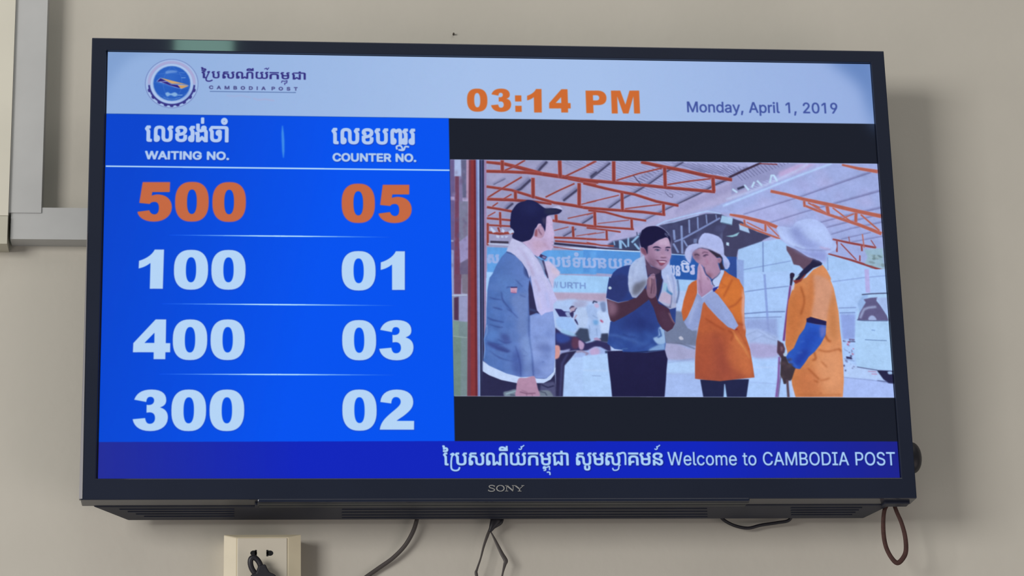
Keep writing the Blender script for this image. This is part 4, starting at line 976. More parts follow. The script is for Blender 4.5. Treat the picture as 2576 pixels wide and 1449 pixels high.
blob(J, [(860, 300), (980, 230), (1080, 300), (1130, 420), (1100, 600), (1160, 760), (1180, 960), (1030, 1000), (990, 1060), (930, 1030), (930, 800), (980, 600), (900, 500)], (160, 186, 232), 2.4)
blob(J, [(1110, 400), (1300, 400), (1400, 640), (1360, 890), (1220, 880), (1170, 700)], (186, 208, 246), 2.4)
blob(J, [(1040, 230), (1120, 210), (1150, 290), (1080, 310)], (190, 176, 214), 1.8)
line(J, [(1010, 210), (1030, 160), (1110, 185)], 28, (48, 56, 92), 1.4)
blob(J, [(1180, 200), (1290, 190), (1300, 380), (1220, 390)], (120, 140, 184), 2.4)
line(J, [(1180, 590), (1240, 640)], 34, (176, 60, 100), 2.0)
blob(J, [(1020, 600), (1120, 600), (1120, 690), (1040, 690)], (112, 164, 220), 3)
line(J, [(600, 570), (640, 640), (670, 700)], [40, 34, 14], (46, 44, 90), 1.4)
line(J, [(640, 470), (590, 560)], 26, (166, 140, 164), 1.6)
for p in ([(930, 700), (935, 900)], [(1090, 780), (1110, 950)], [(1000, 480), (1120, 550)]):
    line(J, p, 16, (120, 146, 194), 1.8, 0.8)
poly(J, [(710, 770), (900, 790), (930, 1000), (960, 1060), (700, 1150), (560, 960)], (58, 70, 98), 2.2)
poly(J, [(1200, 900), (1360, 890), (1380, 1100), (1000, 1080), (1190, 1000)], (54, 62, 90), 2)
blob(J, [(1030, 1010), (1110, 990), (1200, 1060), (1060, 1050)], (168, 148, 190), 1.4)
poly(J, [(150, 760), (300, 880), (600, 950), (860, 1120), (1100, 1060), (1400, 1110), (1420, 1300), (1330, 1290), (1100, 1200), (890, 1300), (620, 1280), (480, 1300), (260, 1280), (150, 1170)], (48, 46, 92), 1.8)
blob(J, [(160, 900), (340, 900), (500, 1000), (400, 1100), (200, 1100)], (52, 72, 146), 4)
blob(J, [(300, 800), (480, 850), (640, 950), (520, 960), (300, 880)], (146, 188, 228), 2.5, 0.9)
blob(J, [(560, 980), (700, 1030), (700, 1200), (580, 1250), (520, 1150)], (88, 56, 84), 3)
blob(J, [(690, 1050), (810, 1130), (780, 1260), (700, 1240)], (176, 150, 190), 1.8)
poly(J, [(890, 1280), (1050, 1200), (1180, 1200), (1340, 1290), (1340, 1460), (580, 1460), (580, 1330)], (156, 180, 232), 2)
blob(J, [(930, 1290), (1060, 1210), (1160, 1260), (1140, 1400), (1000, 1420)], (184, 164, 208), 3)
line(J, [(620, 1320), (760, 1300), (900, 1350), (840, 1400)], 28, (140, 116, 142), 2.4)
poly(J, [(1290, 1290), (1345, 1300), (1345, 1360), (1290, 1350)], (44, 60, 96), 1.6)
blob(J, [(120, 1190), (250, 1190), (240, 1400), (150, 1420)], (200, 154, 160), 2)
blob(J, [(260, 1320), (460, 1250), (480, 1280), (350, 1400), (260, 1430)], (146, 156, 206), 2)

# floor
poly(D, [(1300, 960), (1776, 930), (1776, 1420), (1290, 1420)], ((172, 202, 248), (134, 160, 220), (1500, 1000), (1500, 1380)), 2)
poly(E, [(-60, 930), (240, 900), (280, 1420), (-60, 1420)], ((174, 206, 250), (136, 160, 220), (100, 1000), (100, 1380)), 2)
line(E, [(-60, 1095), (230, 1098)], 12, (186, 212, 250), 2)
line(E, [(40, 1155), (140, 1160)], 6, (108, 126, 176), 1.4, 0.7)
poly(E, [(860, 560), (1260, 560), (1300, 1420), (860, 1420)], ((138, 146, 182), (164, 186, 240), (1000, 640), (1000, 1000)), 3)
poly(E, [(860, 400), (1100, 430), (1180, 640), (1240, 640), (1230, 820), (870, 770)], ((158, 168, 206), (112, 124, 156), (1000, 400), (1000, 800)), 2.5)
blob(E, [(870, 800), (1000, 790), (1150, 850), (1220, 860), (1220, 960), (880, 960)], (164, 166, 206), 3)
line(E, [(870, 775), (1060, 790), (1220, 850)], 12, (92, 100, 128), 2.0)
blob(E, [(1030, 720), (1060, 705), (1085, 740), (1050, 748)], (186, 190, 210), 1.2)
poly(E, [(880, 990), (1230, 990), (1240, 1130), (880, 1130)], (176, 208, 250), 4, 0.9)
poly(E, [(870, 1140), (1280, 1140), (1320, 1420), (860, 1420)], ((164, 188, 240), (136, 156, 214), (1000, 1150), (1000, 1400)), 3)
line(E, [(900, 1010), (1200, 960)], 9, (140, 160, 210), 2, 0.7)
# floor and heaps between woman and right figure, and far right
poly(F, [(60, 950), (460, 950), (460, 1420), (0, 1420)], ((172, 204, 252), (154, 174, 236), (200, 1000), (200, 1350)), 2)
blob(F, [(60, 660), (200, 620), (330, 670), (440, 730), (450, 900), (400, 960), (150, 950), (90, 800)], (168, 188, 234), 4)
blob(F, [(110, 790), (250, 790), (440, 820), (430, 930), (200, 950), (130, 900)], (168, 166, 212), 4)
for pts in ([(90, 690), (200, 640), (300, 700)], [(130, 760), (260, 700), (420, 760)], [(300, 660), (420, 730)]):
    line(F, pts, 8, (128, 146, 190), 2, 0.6)
line(F, [(90, 1060), (440, 1060)], 8, (186, 208, 250), 2)
line(F, [(80, 1225), (430, 1250)], 7, (140, 158, 214), 2, 0.6)
poly(F, [(1150, 1000), (1760, 1180), (1790, 1420), (1150, 1420)], ((162, 182, 240), (166, 188, 244), (1200, 1200), (1700, 1400)), 2)
poly(F, [(1190, 960), (1330, 1040), (1600, 1100), (1720, 1200), (1600, 1210), (1190, 1180)], (178, 204, 248), 3)
line(F, [(1190, 1175), (1500, 1205), (1760, 1245)], 8, (128, 146, 200), 1.6)

# van
poly(F, [(1395, 225), (1690, 205), (1700, 330), (1740, 700), (1752, 1095), (1560, 1085), (1340, 1055), (1312, 900), (1325, 540), (1345, 430)], (170, 206, 246), 1.4)
poly(F, [(1345, 330), (1410, 230), (1470, 235), (1380, 470)], (150, 182, 232), 2)
poly(F, [(1415, 285), (1490, 268), (1575, 262), (1560, 300), (1610, 360), (1680, 470), (1700, 528), (1345, 524), (1370, 440), (1440, 320)], (96, 92, 134), 1.4)
poly(F, [(1560, 270), (1690, 262), (1700, 480), (1640, 400), (1580, 310)], (164, 188, 236), 1.6)
line(F, [(1375, 500), (1420, 400), (1470, 380), (1560, 370)], 26, (150, 160, 200), 2.2)
blob(F, [(1470, 500), (1500, 470), (1540, 480), (1560, 524), (1480, 524)], (160, 176, 220), 1.6)
line(F, [(1395, 232), (1500, 222), (1680, 215)], 11, (56, 58, 96), 1.2)
line(F, [(1340, 518), (1420, 528), (1690, 530)], 8, (74, 84, 128), 1.0)
line(F, [(1430, 745), (1550, 752), (1680, 756)], 6, (74, 100, 150), 1.0)
line(F, [(1505, 635), (1545, 640)], 11, (120, 150, 200), 1.4)
poly(F, [(1565, 1092), (1752, 1100), (1765, 1245), (1700, 1240), (1640, 1195)], (38, 38, 72), 1.4)
blob(F, [(1690, 1110), (1735, 1108), (1740, 1136), (1700, 1138)], (160, 190, 230), 1.4)
line(F, [(1340, 1055), (1460, 1075), (1570, 1092)], 8, (64, 70, 112), 1.2)
line(F, [(1570, 1210), (1690, 1225)], 7, (60, 66, 110), 1.4)
mottle(F, 1180, 740, 1310, 1110, 26, 11, [(74, 74, 116), (120, 130, 176), (186, 96, 130), (150, 180, 226)], 0.85, 1.4, 8, el=1.3)
poly(F, [(1215, 935), (1280, 945), (1280, 968), (1220, 962)], (52, 50, 90), 1.2)
line(F, [(1240, 768), (1320, 768)], 9, (56, 54, 94), 1.2)
line(F, [(1250, 738), (1315, 745)], 8, (110, 90, 130), 1.2)
for p in ([(1190, 960), (1310, 990)], [(1200, 860), (1240, 880)]):
    line(F, p, 7, (120, 140, 190), 1.4)
line(F, [(1465, 1105), (1560, 1110)], 8, (176, 120, 160), 1.6)
line(F, [(1505, 1135), (1570, 1138)], 8, (186, 110, 150), 1.6)

# ---- man in the cap (left)
SH1 = (84, 118, 182)
# trousers and the thing in his hand
poly(D, [(420, 1090), (800, 1180), (1250, 1120), (1265, 1400), (405, 1400)], (42, 42, 78), 1.2)
blob(D, [(1090, 1260), (1180, 1230), (1250, 1240), (1262, 1400), (1100, 1400)], (78, 80, 118), 3)
line(D, [(1100, 1260), (1170, 1290), (1240, 1270)], 14, (40, 42, 76), 1.4)
poly(D, [(1255, 960), (1330, 900), (1420, 880), (1500, 870), (1430, 960), (1360, 1040), (1340, 1400), (1260, 1400)], (42, 40, 76), 1.6)
line(D, [(1395, 905), (1330, 1020), (1310, 1390)], 16, (78, 84, 136), 3, 0.8)
blob(D, [(1240, 850), (1265, 815), (1300, 830), (1300, 940), (1245, 960)], (206, 150, 150), 1.8)
blob(D, [(665, 1345), (720, 1330), (800, 1310), (830, 1350), (830, 1400), (690, 1400)], (116, 132, 150), 1.8)
blob(D, [(1050, 1340), (1150, 1320), (1200, 1340), (1220, 1400), (1060, 1400)], (112, 124, 142), 1.8)
line(D, [(690, 1365), (740, 1350), (810, 1330)], 9, (160, 190, 204), 1.4)
line(D, [(1080, 1335), (1140, 1350), (1160, 1385)], 8, (56, 62, 90), 1.4)
line(D, [(740, 1375), (800, 1380)], 12, (60, 66, 92), 1.8)
# white shirt tail
poly(D, [(428, 985), (500, 1040), (700, 1130), (860, 1165), (1010, 1160), (1040, 1185), (1130, 1190), (1200, 1140), (1258, 1060), (1245, 1140), (1200, 1200), (1120, 1240), (1040, 1240), (840, 1245), (640, 1205), (500, 1150), (428, 1105)], (192, 212, 248), 1.0)
# shirt body: back and sleeve
CAPB = np.vstack([A([(735, 1120), (660, 1200), (600, 1300), (555, 1400)]), D([(505, 40), (480, 180), (470, 400), (468, 560), (440, 740), (448, 850), (432, 985), (500, 1040), (700, 1130), (860, 1172), (1010, 1165),
     (1030, 1185), (1150, 1190), (1235, 1110), (1252, 900), (1248, 600), (1225, 420), (1200, 380), (1100, 200), (980, 0)]), A([(1050, 1380), (900, 1200)])])
poly(ID, CAPB, ((78, 112, 180), (116, 140, 206), (1230, 800), (1390, 820)), 1.2)
keep_in(CAPB)
mottle(D, 500, 60, 960, 1120, 60, 44, [(70, 104, 172), (98, 130, 196), (62, 92, 158)], 0.4, 6, 21, el=.8, rot=1.2)
# lighter arm plane
poly(D, [(760, 230), (950, 200), (955, 400), (950, 640), (985, 960), (1010, 1165), (880, 1170), (850, 900), (820, 620), (830, 480), (740, 300)], (112, 136, 194), 7, 0.75)
blob(D, [(590, 30), (700, 10), (800, 60), (830, 120), (700, 300), (640, 200)], (92, 128, 194), 8, 0.7)
poly(D, [(965, 470), (1040, 460), (1230, 420), (1250, 620), (1252, 900), (1235, 1110), (1150, 1180), (1035, 1180), (1010, 1000), (975, 800)], ((88, 112, 176), (132, 156, 218), (980, 700), (1240, 700)), 2)
mottle(D, 1000, 500, 1220, 1150, 24, 40, [(104, 126, 190), (140, 162, 222), (92, 110, 170)], 0.5, 7, 33)
for pts, w in (([(955, 250), (955, 420), (955, 700), (985, 900), (1005, 1160)], [10, 9, 8, 9, 10]), ([(700, 390), (760, 430), (830, 500)], [6, 10, 5]), ([(480, 490), (540, 520), (670, 548)], [8, 16, 10]),
               ([(500, 570), (600, 600), (660, 605)], [6, 12, 6]), ([(500, 260), (560, 280), (640, 290)], [6, 14, 6]), ([(540, 375), (600, 390), (650, 405)], [8, 16, 10]), ([(700, 160), (720, 145), (820, 155)], [6, 12, 6]),
               ([(800, 60), (840, 100), (880, 140)], [4, 8, 5]), ([(850, 235), (920, 262)], 6), ([(480, 770), (600, 840), (720, 885)], [8, 26, 10]), ([(470, 750), (560, 790), (660, 800)], [6, 12, 5]),
               ([(600, 740), (680, 780), (760, 770)], [6, 14, 5]), ([(500, 870), (620, 950), (760, 990)], [4, 10, 4]), ([(880, 850), (950, 915)], 7), ([(890, 930), (950, 925)], 6),
               ([(800, 820), (850, 1000), (860, 1160)], [6, 16, 10]), ([(640, 200), (660, 300), (760, 420)], [6, 14, 6]), ([(1100, 1000), (1130, 995)], 5)):
    line(D, pts, w, (48, 64, 128), 2.2, 0.8, sm=True)
blob(D, [(470, 780), (600, 800), (740, 870), (700, 890), (560, 850)], (60, 74, 140), 3, 0.8)
blob(D, [(640, 680), (720, 700), (740, 780), (660, 780)], (66, 82, 148), 5, 0.8)
blob(D, [(500, 640), (600, 660), (560, 740), (470, 750)], (88, 128, 198), 5, 0.7)
blob(D, [(760, 900), (860, 880), (880, 1140), (780, 1120)], (62, 80, 150), 7, 0.6)
blob(D, [(880, 740), (960, 720), (985, 960), (960, 1000), (900, 900)], (128, 156, 214), 6, 0.7)
line(D, [(455, 600), (475, 580), (475, 660), (440, 740), (450, 860), (440, 960)], 9, (150, 182, 232), 1.8, 0.7)
line(A, [(720, 1140), (840, 1190), (920, 1290), (985, 1449)], 8, (54, 66, 116), 1.4, sm=True)
blob(A, [(930, 1300), (980, 1380), (990, 1449), (930, 1400)], (52, 64, 120), 3, 0.7)
keep_in()
# dark gap under the towel
poly(D, [(960, 60), (1000, 180), (1040, 380), (1080, 450), (1040, 440), (960, 470), (948, 170)], (46, 44, 84), 1.4)
line(D, [(960, 400), (1040, 420)], 22, (58, 70, 118), 2.5)
poly(ID, np.vstack([A([(1150, 1230), (1190, 1300), (1210, 1449)]), D([(1220, 100), (1215, 150), (1180, 60), (1140, 0)]), A([(1130, 1300)])]), (70, 74, 116), 1.4)
line(D, [(1160, 10), (1200, 90), (1220, 140)], 12, (150, 160, 200), 1.6)
# placket and collar
poly(A, [(1080, 1190), (1110, 1240), (1160, 1280), (1180, 1449), (1150, 1400), (1120, 1300), (1060, 1200)], (120, 142, 190), 1.6)
# far side of towel
poly(ID, np.vstack([A([(1165, 1245), (1230, 1250), (1300, 1320), (1350, 1375), (1340, 1420)]), D([(1310, 0), (1240, 60), (1230, 180), (1200, 100), (1160, 0)]), A([(1190, 1380)])]), (196, 188, 224), 1.6)
poly(ID, np.vstack([A([(1240, 1300), (1345, 1380), (1330, 1420), (1260, 1390)])]), (210, 190, 210), 4, 0.7)
# towel
TOW = np.vstack([A([(735, 1085), (760, 1040), (780, 985), (830, 990), (910, 1035), (1000, 1110), (1090, 1230), (1140, 1320), (1180, 1440)]),
                 D([(1150, 20), (1200, 110), (1235, 200), (1275, 290), (1230, 345), (1235, 420), (1140, 440), (1095, 472), (1045, 410), (1010, 250), (985, 100), (970, 10)]),
                 A([(990, 1449), (960, 1350), (900, 1260), (820, 1180), (770, 1145), (720, 1130)])])
poly(ID, TOW, ((188, 190, 228), (186, 186, 234), (1290, 620), (1380, 780)), 1.2)
for fr, pts, w, c in ((A, [(860, 1090), (960, 1220), (1040, 1400)], 30, (178, 172, 212)), (A, [(900, 1060), (1010, 1180), (1100, 1400)], 22, (200, 204, 240)), (A, [(960, 1250), (1010, 1340), (1040, 1430)], 12, (164, 146, 180)),
                      (D, [(1020, 60), (1060, 140), (1075, 200)], 12, (166, 140, 170)), (D, [(1060, 260), (1090, 400)], 26, (196, 190, 226)), (D, [(1150, 200), (1180, 380)], 30, (176, 186, 238)), (D, [(1120, 20), (1180, 180)], 20, (200, 204, 242))):
    line(fr, pts, w, c, 3.5, 0.7, sm=True)
# patch
poly(D, [(742, 150), (822, 150), (815, 212), (745, 205)], (196, 156, 186), 1.0)
line(D, [(745, 150), (820, 148)], 12, (54, 46, 96), 1.0)
line(D, [(748, 208), (812, 212)], 6, (168, 70, 110), 1.0)
line(D, [(755, 190), (800, 195)], 5, (168, 90, 130), 1.0)
# hand
blob(D, [(835, 1190), (920, 1180), (1010, 1160), (1035, 1220), (1055, 1300), (1065, 1400), (820, 1400), (808, 1310)], ((182, 144, 172), (160, 124, 156), (850, 1200), (1000, 1400)), 1.3)
line(D, [(850, 1340), (930, 1360), (1030, 1355)], 9, (108, 74, 104), 1.6)
line(D, [(870, 1320), (940, 1350)], 7, (132, 96, 124), 1.8)
line(D, [(925, 1360), (930, 1400)], 5, (120, 84, 112), 1.4)
line(D, [(990, 1360), (995, 1400)], 5, (120, 84, 112), 1.4)
# neck and face
poly(I, [(880, 460), (960, 450), (990, 490), (1020, 560), (1025, 610), (1020, 660), (1040, 760), (1068, 850), (1050, 885), (1050, 930), (1055, 980), (1035, 1010), (1052, 1050), (1020, 1080), (1050, 1125),
         (1010, 1150), (1000, 1190), (930, 1185), (840, 1210), (780, 1260), (740, 1320), (690, 1330), (620, 1280), (540, 1170), (450, 1080), (370, 1010), (520, 960), (560, 920), (620, 890), (700, 620), (800, 560)],
     ((178, 150, 182), (192, 172, 212), (600, 1050), (1000, 900)), 1.1)
blob(I, [(900, 480), (960, 460), (1000, 560), (1020, 700), (1010, 850), (980, 950), (900, 900), (890, 760), (880, 600)], (200, 182, 222), 5, 0.8)
blob(I, [(560, 1000), (700, 960), (860, 1020), (900, 1100), (820, 1160), (700, 1230), (620, 1160)], (192, 162, 190), 9, 0.7)
line(I, [(840, 1040), (900, 1110), (960, 1170)], 22, (156, 122, 150), 4, 0.8, sm=True)
line(I, [(820, 940), (870, 1000), (880, 1040)], 10, (158, 130, 162), 3.5, 0.8)
line(I, [(1000, 1010), (1040, 1012)], 7, (140, 96, 130), 1.2)
line(I, [(1000, 1085), (1035, 1090)], 10, (150, 110, 140), 1.8, 0.8)
line(I, [(985, 640), (1015, 650)], 9, (140, 110, 146), 1.6, 0.8)
line(I, [(600, 1230), (540, 1160), (440, 1080)], 12, (196, 190, 226), 3, 0.6)
# cap and hair
blob(I, [(130, 430), (145, 360), (180, 300), (250, 210), (330, 160), (420, 140), (480, 112), (580, 120), (680, 160), (760, 220), (830, 270), (880, 292), (980, 285), (1100, 290), (1222, 328), (1180, 390), (1120, 415),
          (1000, 430), (930, 445), (890, 480), (880, 600), (875, 700), (860, 775), (820, 700), (780, 650), (720, 640), (680, 690), (640, 740), (610, 850), (570, 930), (520, 970), (440, 995), (370, 1010), (290, 985), (200, 945),
          (160, 910), (165, 850), (200, 800), (160, 730), (120, 700), (115, 600)], ((34, 40, 88), (28, 30, 74), (300, 300), (700, 900)), 1.1)
blob(I, [(860, 300), (980, 290), (1100, 300), (1200, 330), (1120, 380), (960, 420), (860, 400)], (44, 50, 78), 4, 0.7)
blob(I, [(400, 160), (620, 150), (760, 260), (700, 400), (420, 380), (300, 280)], (40, 46, 98), 14, 0.6)
blob(I, [(810, 520), (870, 500), (870, 640), (840, 640)], (92, 82, 110), 4, 0.7)
poly(I, [(880, 292), (1010, 275), (1100, 245), (1160, 235), (1235, 300), (1225, 322), (1100, 288), (1000, 282)], (186, 190, 228), 1.1)
# ear
blob(I, [(700, 660), (725, 620), (775, 625), (790, 655), (840, 740), (850, 830), (820, 900), (770, 930), (700, 920), (650, 860), (670, 760)], (178, 146, 176), 1.2)
blob(I, [(650, 770), (680, 730), (700, 800), (690, 890), (640, 880)], (142, 84, 100), 2.0)
line(I, [(720, 730), (740, 790), (790, 860)], 14, (84, 48, 80), 1.8)
line(I, [(705, 690), (730, 635), (775, 632)], 16, (196, 186, 220), 1.4, sm=True)
line(I, [(700, 800), (720, 890), (790, 900)], 16, (200, 166, 184), 3, 0.7)
line(I, [(780, 650), (840, 730), (860, 790)], 10, (40, 38, 80), 1.4)
# shirt collar clip
poly(I, [(770, 1270), (905, 1330), (860, 1395), (735, 1325)], (58, 46, 90), 1.1)
poly(I, [(815, 1310), (890, 1335), (855, 1380), (790, 1345)], (116, 120, 170), 1.4)
line(I, [(640, 1300), (720, 1370), (800, 1420)], 10, (60, 66, 110), 1.2)
line(K, [(1100, 340), (1120, 420), (1180, 600), (1200, 680)], [30, 26, 30, 20], (52, 44, 84), 1.6)
line(K, [(1000, 300), (1080, 380), (1130, 520)], 40, (138, 150, 190), 3, 0.8)

# ---- man in the blue T-shirt
poly(E, [(215, 875), (400, 870), (660, 890), (872, 862), (890, 930), (903, 965), (890, 1100), (885, 1200), (868, 1410), (272, 1410), (255, 1230), (232, 1050)], ((34, 32, 72), (24, 24, 58), (500, 880), (500, 1200)), 1.2)
TSH = np.vstack([B([(505, 1292), (420, 1305), (340, 1340), (290, 1385), (262, 1449)]), E([(240, 30), (222, 120), (203, 270), (340, 320), (470, 300), (250, 545), (232, 690), (216, 790), (300, 850), (390, 862), (390, 885),
     (660, 892), (872, 862), (882, 790), (862, 640), (990, 560), (1000, 380), (900, 200), (840, 0)]), B([(860, 1340), (690, 1300)])])
poly(ID, TSH, ((44, 62, 128), (48, 76, 150), (1600, 760), (1600, 870)), 1.2)
keep_in(TSH)
blob(E, [(250, 30), (430, 10), (460, 180), (360, 310), (215, 270), (230, 120)], (44, 54, 112), 4, 0.8)
mottle(E, 260, 620, 860, 860, 40, 40, [(44, 68, 140), (64, 96, 168), (52, 84, 158)], 0.5, 6, 41, rot=.4)
mottle(E, 420, 380, 740, 640, 20, 50, [(44, 60, 128), (36, 48, 112)], 0.5, 9, 42)
line(E, [(225, 690), (330, 700), (450, 740), (640, 800)], [14, 20, 14, 8], (84, 122, 190), 4, 0.7, sm=True)
line(E, [(390, 680), (450, 710), (540, 715)], 10, (30, 42, 106), 3, 0.8)
line(E, [(740, 760), (660, 820), (560, 860)], 12, (34, 50, 116), 4, 0.7)
blob(E, [(740, 730), (800, 700), (800, 620), (830, 600), (870, 650), (880, 780), (800, 800)], (148, 180, 222), 2)
poly(E, [(680, 880), (700, 850), (800, 800), (875, 790), (872, 862)], (120, 156, 208), 2.4)
line(E, [(810, 620), (830, 700), (790, 720)], 16, (48, 80, 150), 2)
line(E, [(390, 880), (390, 850), (450, 846)], 8, (76, 112, 172), 1.6)
line(E, [(215, 882), (500, 892), (870, 868)], 9, (20, 20, 48), 1.6)
blob(E, [(228, 148), (248, 138), (266, 155), (255, 172), (232, 168)], (186, 206, 226), 1.0)
# far forearm and near forearm
ARM1 = E([(208, 278), (340, 322), (450, 300), (560, 255), (640, 150), (690, 200), (720, 270), (640, 330), (520, 420), (400, 490), (290, 545), (250, 530), (228, 450)])
ARM2 = E([(680, 200), (770, 240), (800, 330), (860, 360), (920, 390), (955, 500), (990, 560), (960, 620), (900, 658), (840, 620), (790, 540), (740, 380), (690, 290)])
keep_in(ARM1, ARM2)
poly(E, [(208, 278), (340, 322), (450, 300), (560, 255), (640, 150), (690, 200), (720, 270), (640, 330), (520, 420), (400, 490), (290, 545), (250, 530), (228, 450)], ((136, 104, 128), (70, 46, 66), (215, 380), (380, 400)), 2)
blob(E, [(212, 290), (300, 320), (330, 400), (280, 470), (225, 450)], (134, 102, 126), 7, 0.9)
poly(E, [(680, 200), (770, 240), (800, 330), (860, 360), (920, 390), (955, 500), (990, 560), (960, 620), (900, 658), (840, 620), (790, 540), (740, 380), (690, 290)], ((104, 72, 94), (70, 44, 66), (740, 300), (900, 620)), 2)
blob(E, [(820, 420), (900, 430), (960, 560), (900, 640), (840, 560)], (78, 54, 78), 7, 0.8)
line(E, [(920, 440), (960, 520), (990, 560)], 14, (150, 120, 140), 2.5)
keep_in()
# towel, both ends
poly(ID, np.vstack([G([(320, 850), (230, 900), (100, 960), (0, 1050), (-60, 1150), (-90, 1300), (-110, 1449)]), E([(455, 30), (452, 110), (465, 190), (500, 262), (545, 270), (610, 200), (665, 120), (690, 60), (690, 0)]), G([(410, 1449), (380, 1250), (335, 1000)])]),
     ((168, 186, 226), (160, 172, 206), (1600, 660), (1600, 750)), 1.2)
blob(E, [(520, 120), (600, 80), (660, 70), (640, 140), (560, 230), (500, 220)], (96, 98, 116), 5, 0.85)
for fr, pts, w, c in ((G, [(250, 920), (140, 1100), (60, 1400)], 36, (188, 204, 240)), (G, [(300, 950), (330, 1200), (380, 1400)], 26, (140, 158, 206)), (G, [(120, 960), (160, 1040)], 20, (120, 140, 190)), (E, [(480, 20), (480, 200)], 20, (184, 198, 232)),
                      (G, [(30, 1200), (20, 1400)], 16, (110, 120, 170)), (E, [(560, 30), (590, 90)], 20, (142, 156, 196))):
    line(fr, pts, w, c, 4, 0.7, sm=True)
poly(ID, np.vstack([G([(860, 1070), (930, 1060), (990, 1150), (1040, 1270), (1100, 1400)]), E([(985, 20), (1010, 100), (1010, 240), (1000, 380), (930, 398), (860, 350), (795, 300), (830, 200), (855, 80), (830, 0)]), G([(755, 1449), (760, 1230)])]),
     ((172, 190, 236), (168, 176, 210), (1680, 680), (1690, 760)), 1.2)
for pts, w, c in (([(900, 10), (930, 120), (960, 220)], 16, (196, 206, 240)), ([(950, 0), (975, 120), (980, 330)], 16, (144, 158, 206)), ([(860, 60), (850, 130)], 14, (150, 164, 210)), ([(830, 345), (900, 372), (940, 376)], 8, (48, 40, 60)),
                  ([(945, 220), (945, 300), (930, 380)], 9, (52, 60, 110)), ([(880, 130), (900, 190), (955, 230)], 26, (56, 120, 176)), ([(1015, 60), (1030, 200), (1005, 330)], 16, (70, 84, 130))):
    line(E, pts, w, c, 2, 0.85, sm=True)
poly(E, [(830, 215), (880, 205), (945, 240), (935, 345), (800, 300)], (186, 170, 200), 1.8, 0.9)
poly(E, [(855, 90), (900, 110), (890, 190), (850, 180)], (150, 190, 222), 2)
# dark V of the shirt
poly(ID, np.vstack([G([(370, 1100), (480, 1180), (620, 1240), (755, 1220), (760, 1449)]), E([(850, 60), (820, 180), (790, 290), (770, 220), (775, 60), (700, 0)]), G([(420, 1449), (400, 1300)])]), (48, 40, 70), 1.4)
# neck
poly(G, [(335, 860), (400, 1000), (500, 1150), (740, 1220), (730, 1300), (600, 1360), (480, 1330), (410, 1400), (370, 1180)], ((112, 82, 112), (70, 56, 84), (450, 1050), (600, 1330)), 1.6)
# praying hands
blob(E, [(672, 60), (700, 20), (735, 5), (765, 30), (775, 120), (780, 190), (765, 250), (720, 275), (680, 250), (662, 180), (668, 110)], (128, 98, 122), 1.3)
line(E, [(720, 40), (725, 120), (715, 220)], 9, (70, 44, 66), 1.6)
line(E, [(745, 60), (750, 150), (745, 220)], 7, (92, 64, 88), 1.6)
blob(E, [(690, 60), (710, 30), (720, 90), (700, 150)], (164, 130, 146), 2.4, 0.8)
for q in ([(470, 1370), (560, 1340), (600, 1370)], [(450, 1420), (540, 1400), (600, 1400)], [(500, 1440), (580, 1440)]):
    line(G, q, 22, (178, 146, 176), 1.4)
# head
blob(G, [(215, 690), (235, 660), (330, 680), (350, 640), (400, 610), (430, 600), (540, 550), (700, 450), (830, 400), (900, 385), (950, 420), (985, 500), (1005, 620), (1015, 760), (1020, 850), (990, 950), (930, 1070), (880, 1140),
          (820, 1200), (760, 1230), (660, 1200), (560, 1150), (460, 1080), (380, 980), (330, 900), (310, 830), (250, 790)], ((150, 116, 146), (168, 138, 172), (420, 850), (900, 800)), 1.2)
blob(G, [(700, 460), (900, 390), (960, 440), (990, 560), (960, 620), (820, 590), (620, 560), (600, 540)], (200, 176, 206), 7, 0.85)
blob(G, [(430, 650), (520, 620), (560, 760), (640, 850), (640, 960), (540, 1000), (440, 880), (400, 760)], (132, 98, 128), 10, 0.75)
blob(G, [(400, 900), (600, 1000), (660, 1100), (600, 1140), (460, 1050)], (104, 74, 100), 8, 0.85)
blob(G, [(580, 740), (720, 760), (700, 860), (620, 860)], (184, 152, 184), 8, 0.75)
blob(G, [(860, 840), (990, 820), (980, 920), (920, 940)], (190, 160, 196), 7, 0.7)
blob(G, [(720, 640), (840, 660), (850, 780), (820, 860), (740, 830), (760, 740)], (172, 140, 172), 6, 0.6)
line(G, [(770, 760), (790, 830)], 26, (124, 84, 104), 5, 0.7)
blob(G, [(740, 870), (790, 850), (860, 870), (890, 905), (820, 912), (750, 900)], (186, 150, 176), 3, 0.8)
line(G, [(745, 905), (800, 915), (890, 908)], 17, (62, 34, 62), 1.8)
line(G, [(900, 890), (930, 920), (920, 980)], 14, (130, 92, 124), 3, 0.7)
line(G, [(600, 970), (660, 990), (700, 1000)], 12, (86, 54, 80), 1.6)
# brows and eyes
line(G, [(540, 655), (600, 636), (680, 640), (760, 672)], [14, 36, 36, 8], (28, 24, 58), 1.4, sm=True)
line(G, [(865, 670), (910, 645), (1000, 648)], [10, 34, 30], (30, 26, 60), 1.4, sm=True)
line(G, [(585, 715), (640, 695), (735, 715)], [14, 20, 12], (44, 34, 74), 1.4, sm=True)
blob(G, [(610, 716), (660, 700), (730, 714), (690, 734), (630, 732)], (112, 116, 150), 1.6)
blob(G, [(640, 705), (680, 700), (700, 720), (670, 734), (645, 728)], (50, 48, 84), 1.6)
line(G, [(860, 720), (900, 700), (960, 712)], [12, 18, 12], (44, 34, 74), 1.4, sm=True)
blob(G, [(870, 722), (910, 712), (960, 718), (930, 740), (885, 740)], (140, 128, 166), 1.6)
ell(G, 930, 722, 20, 17, (40, 32, 70), 1.4)
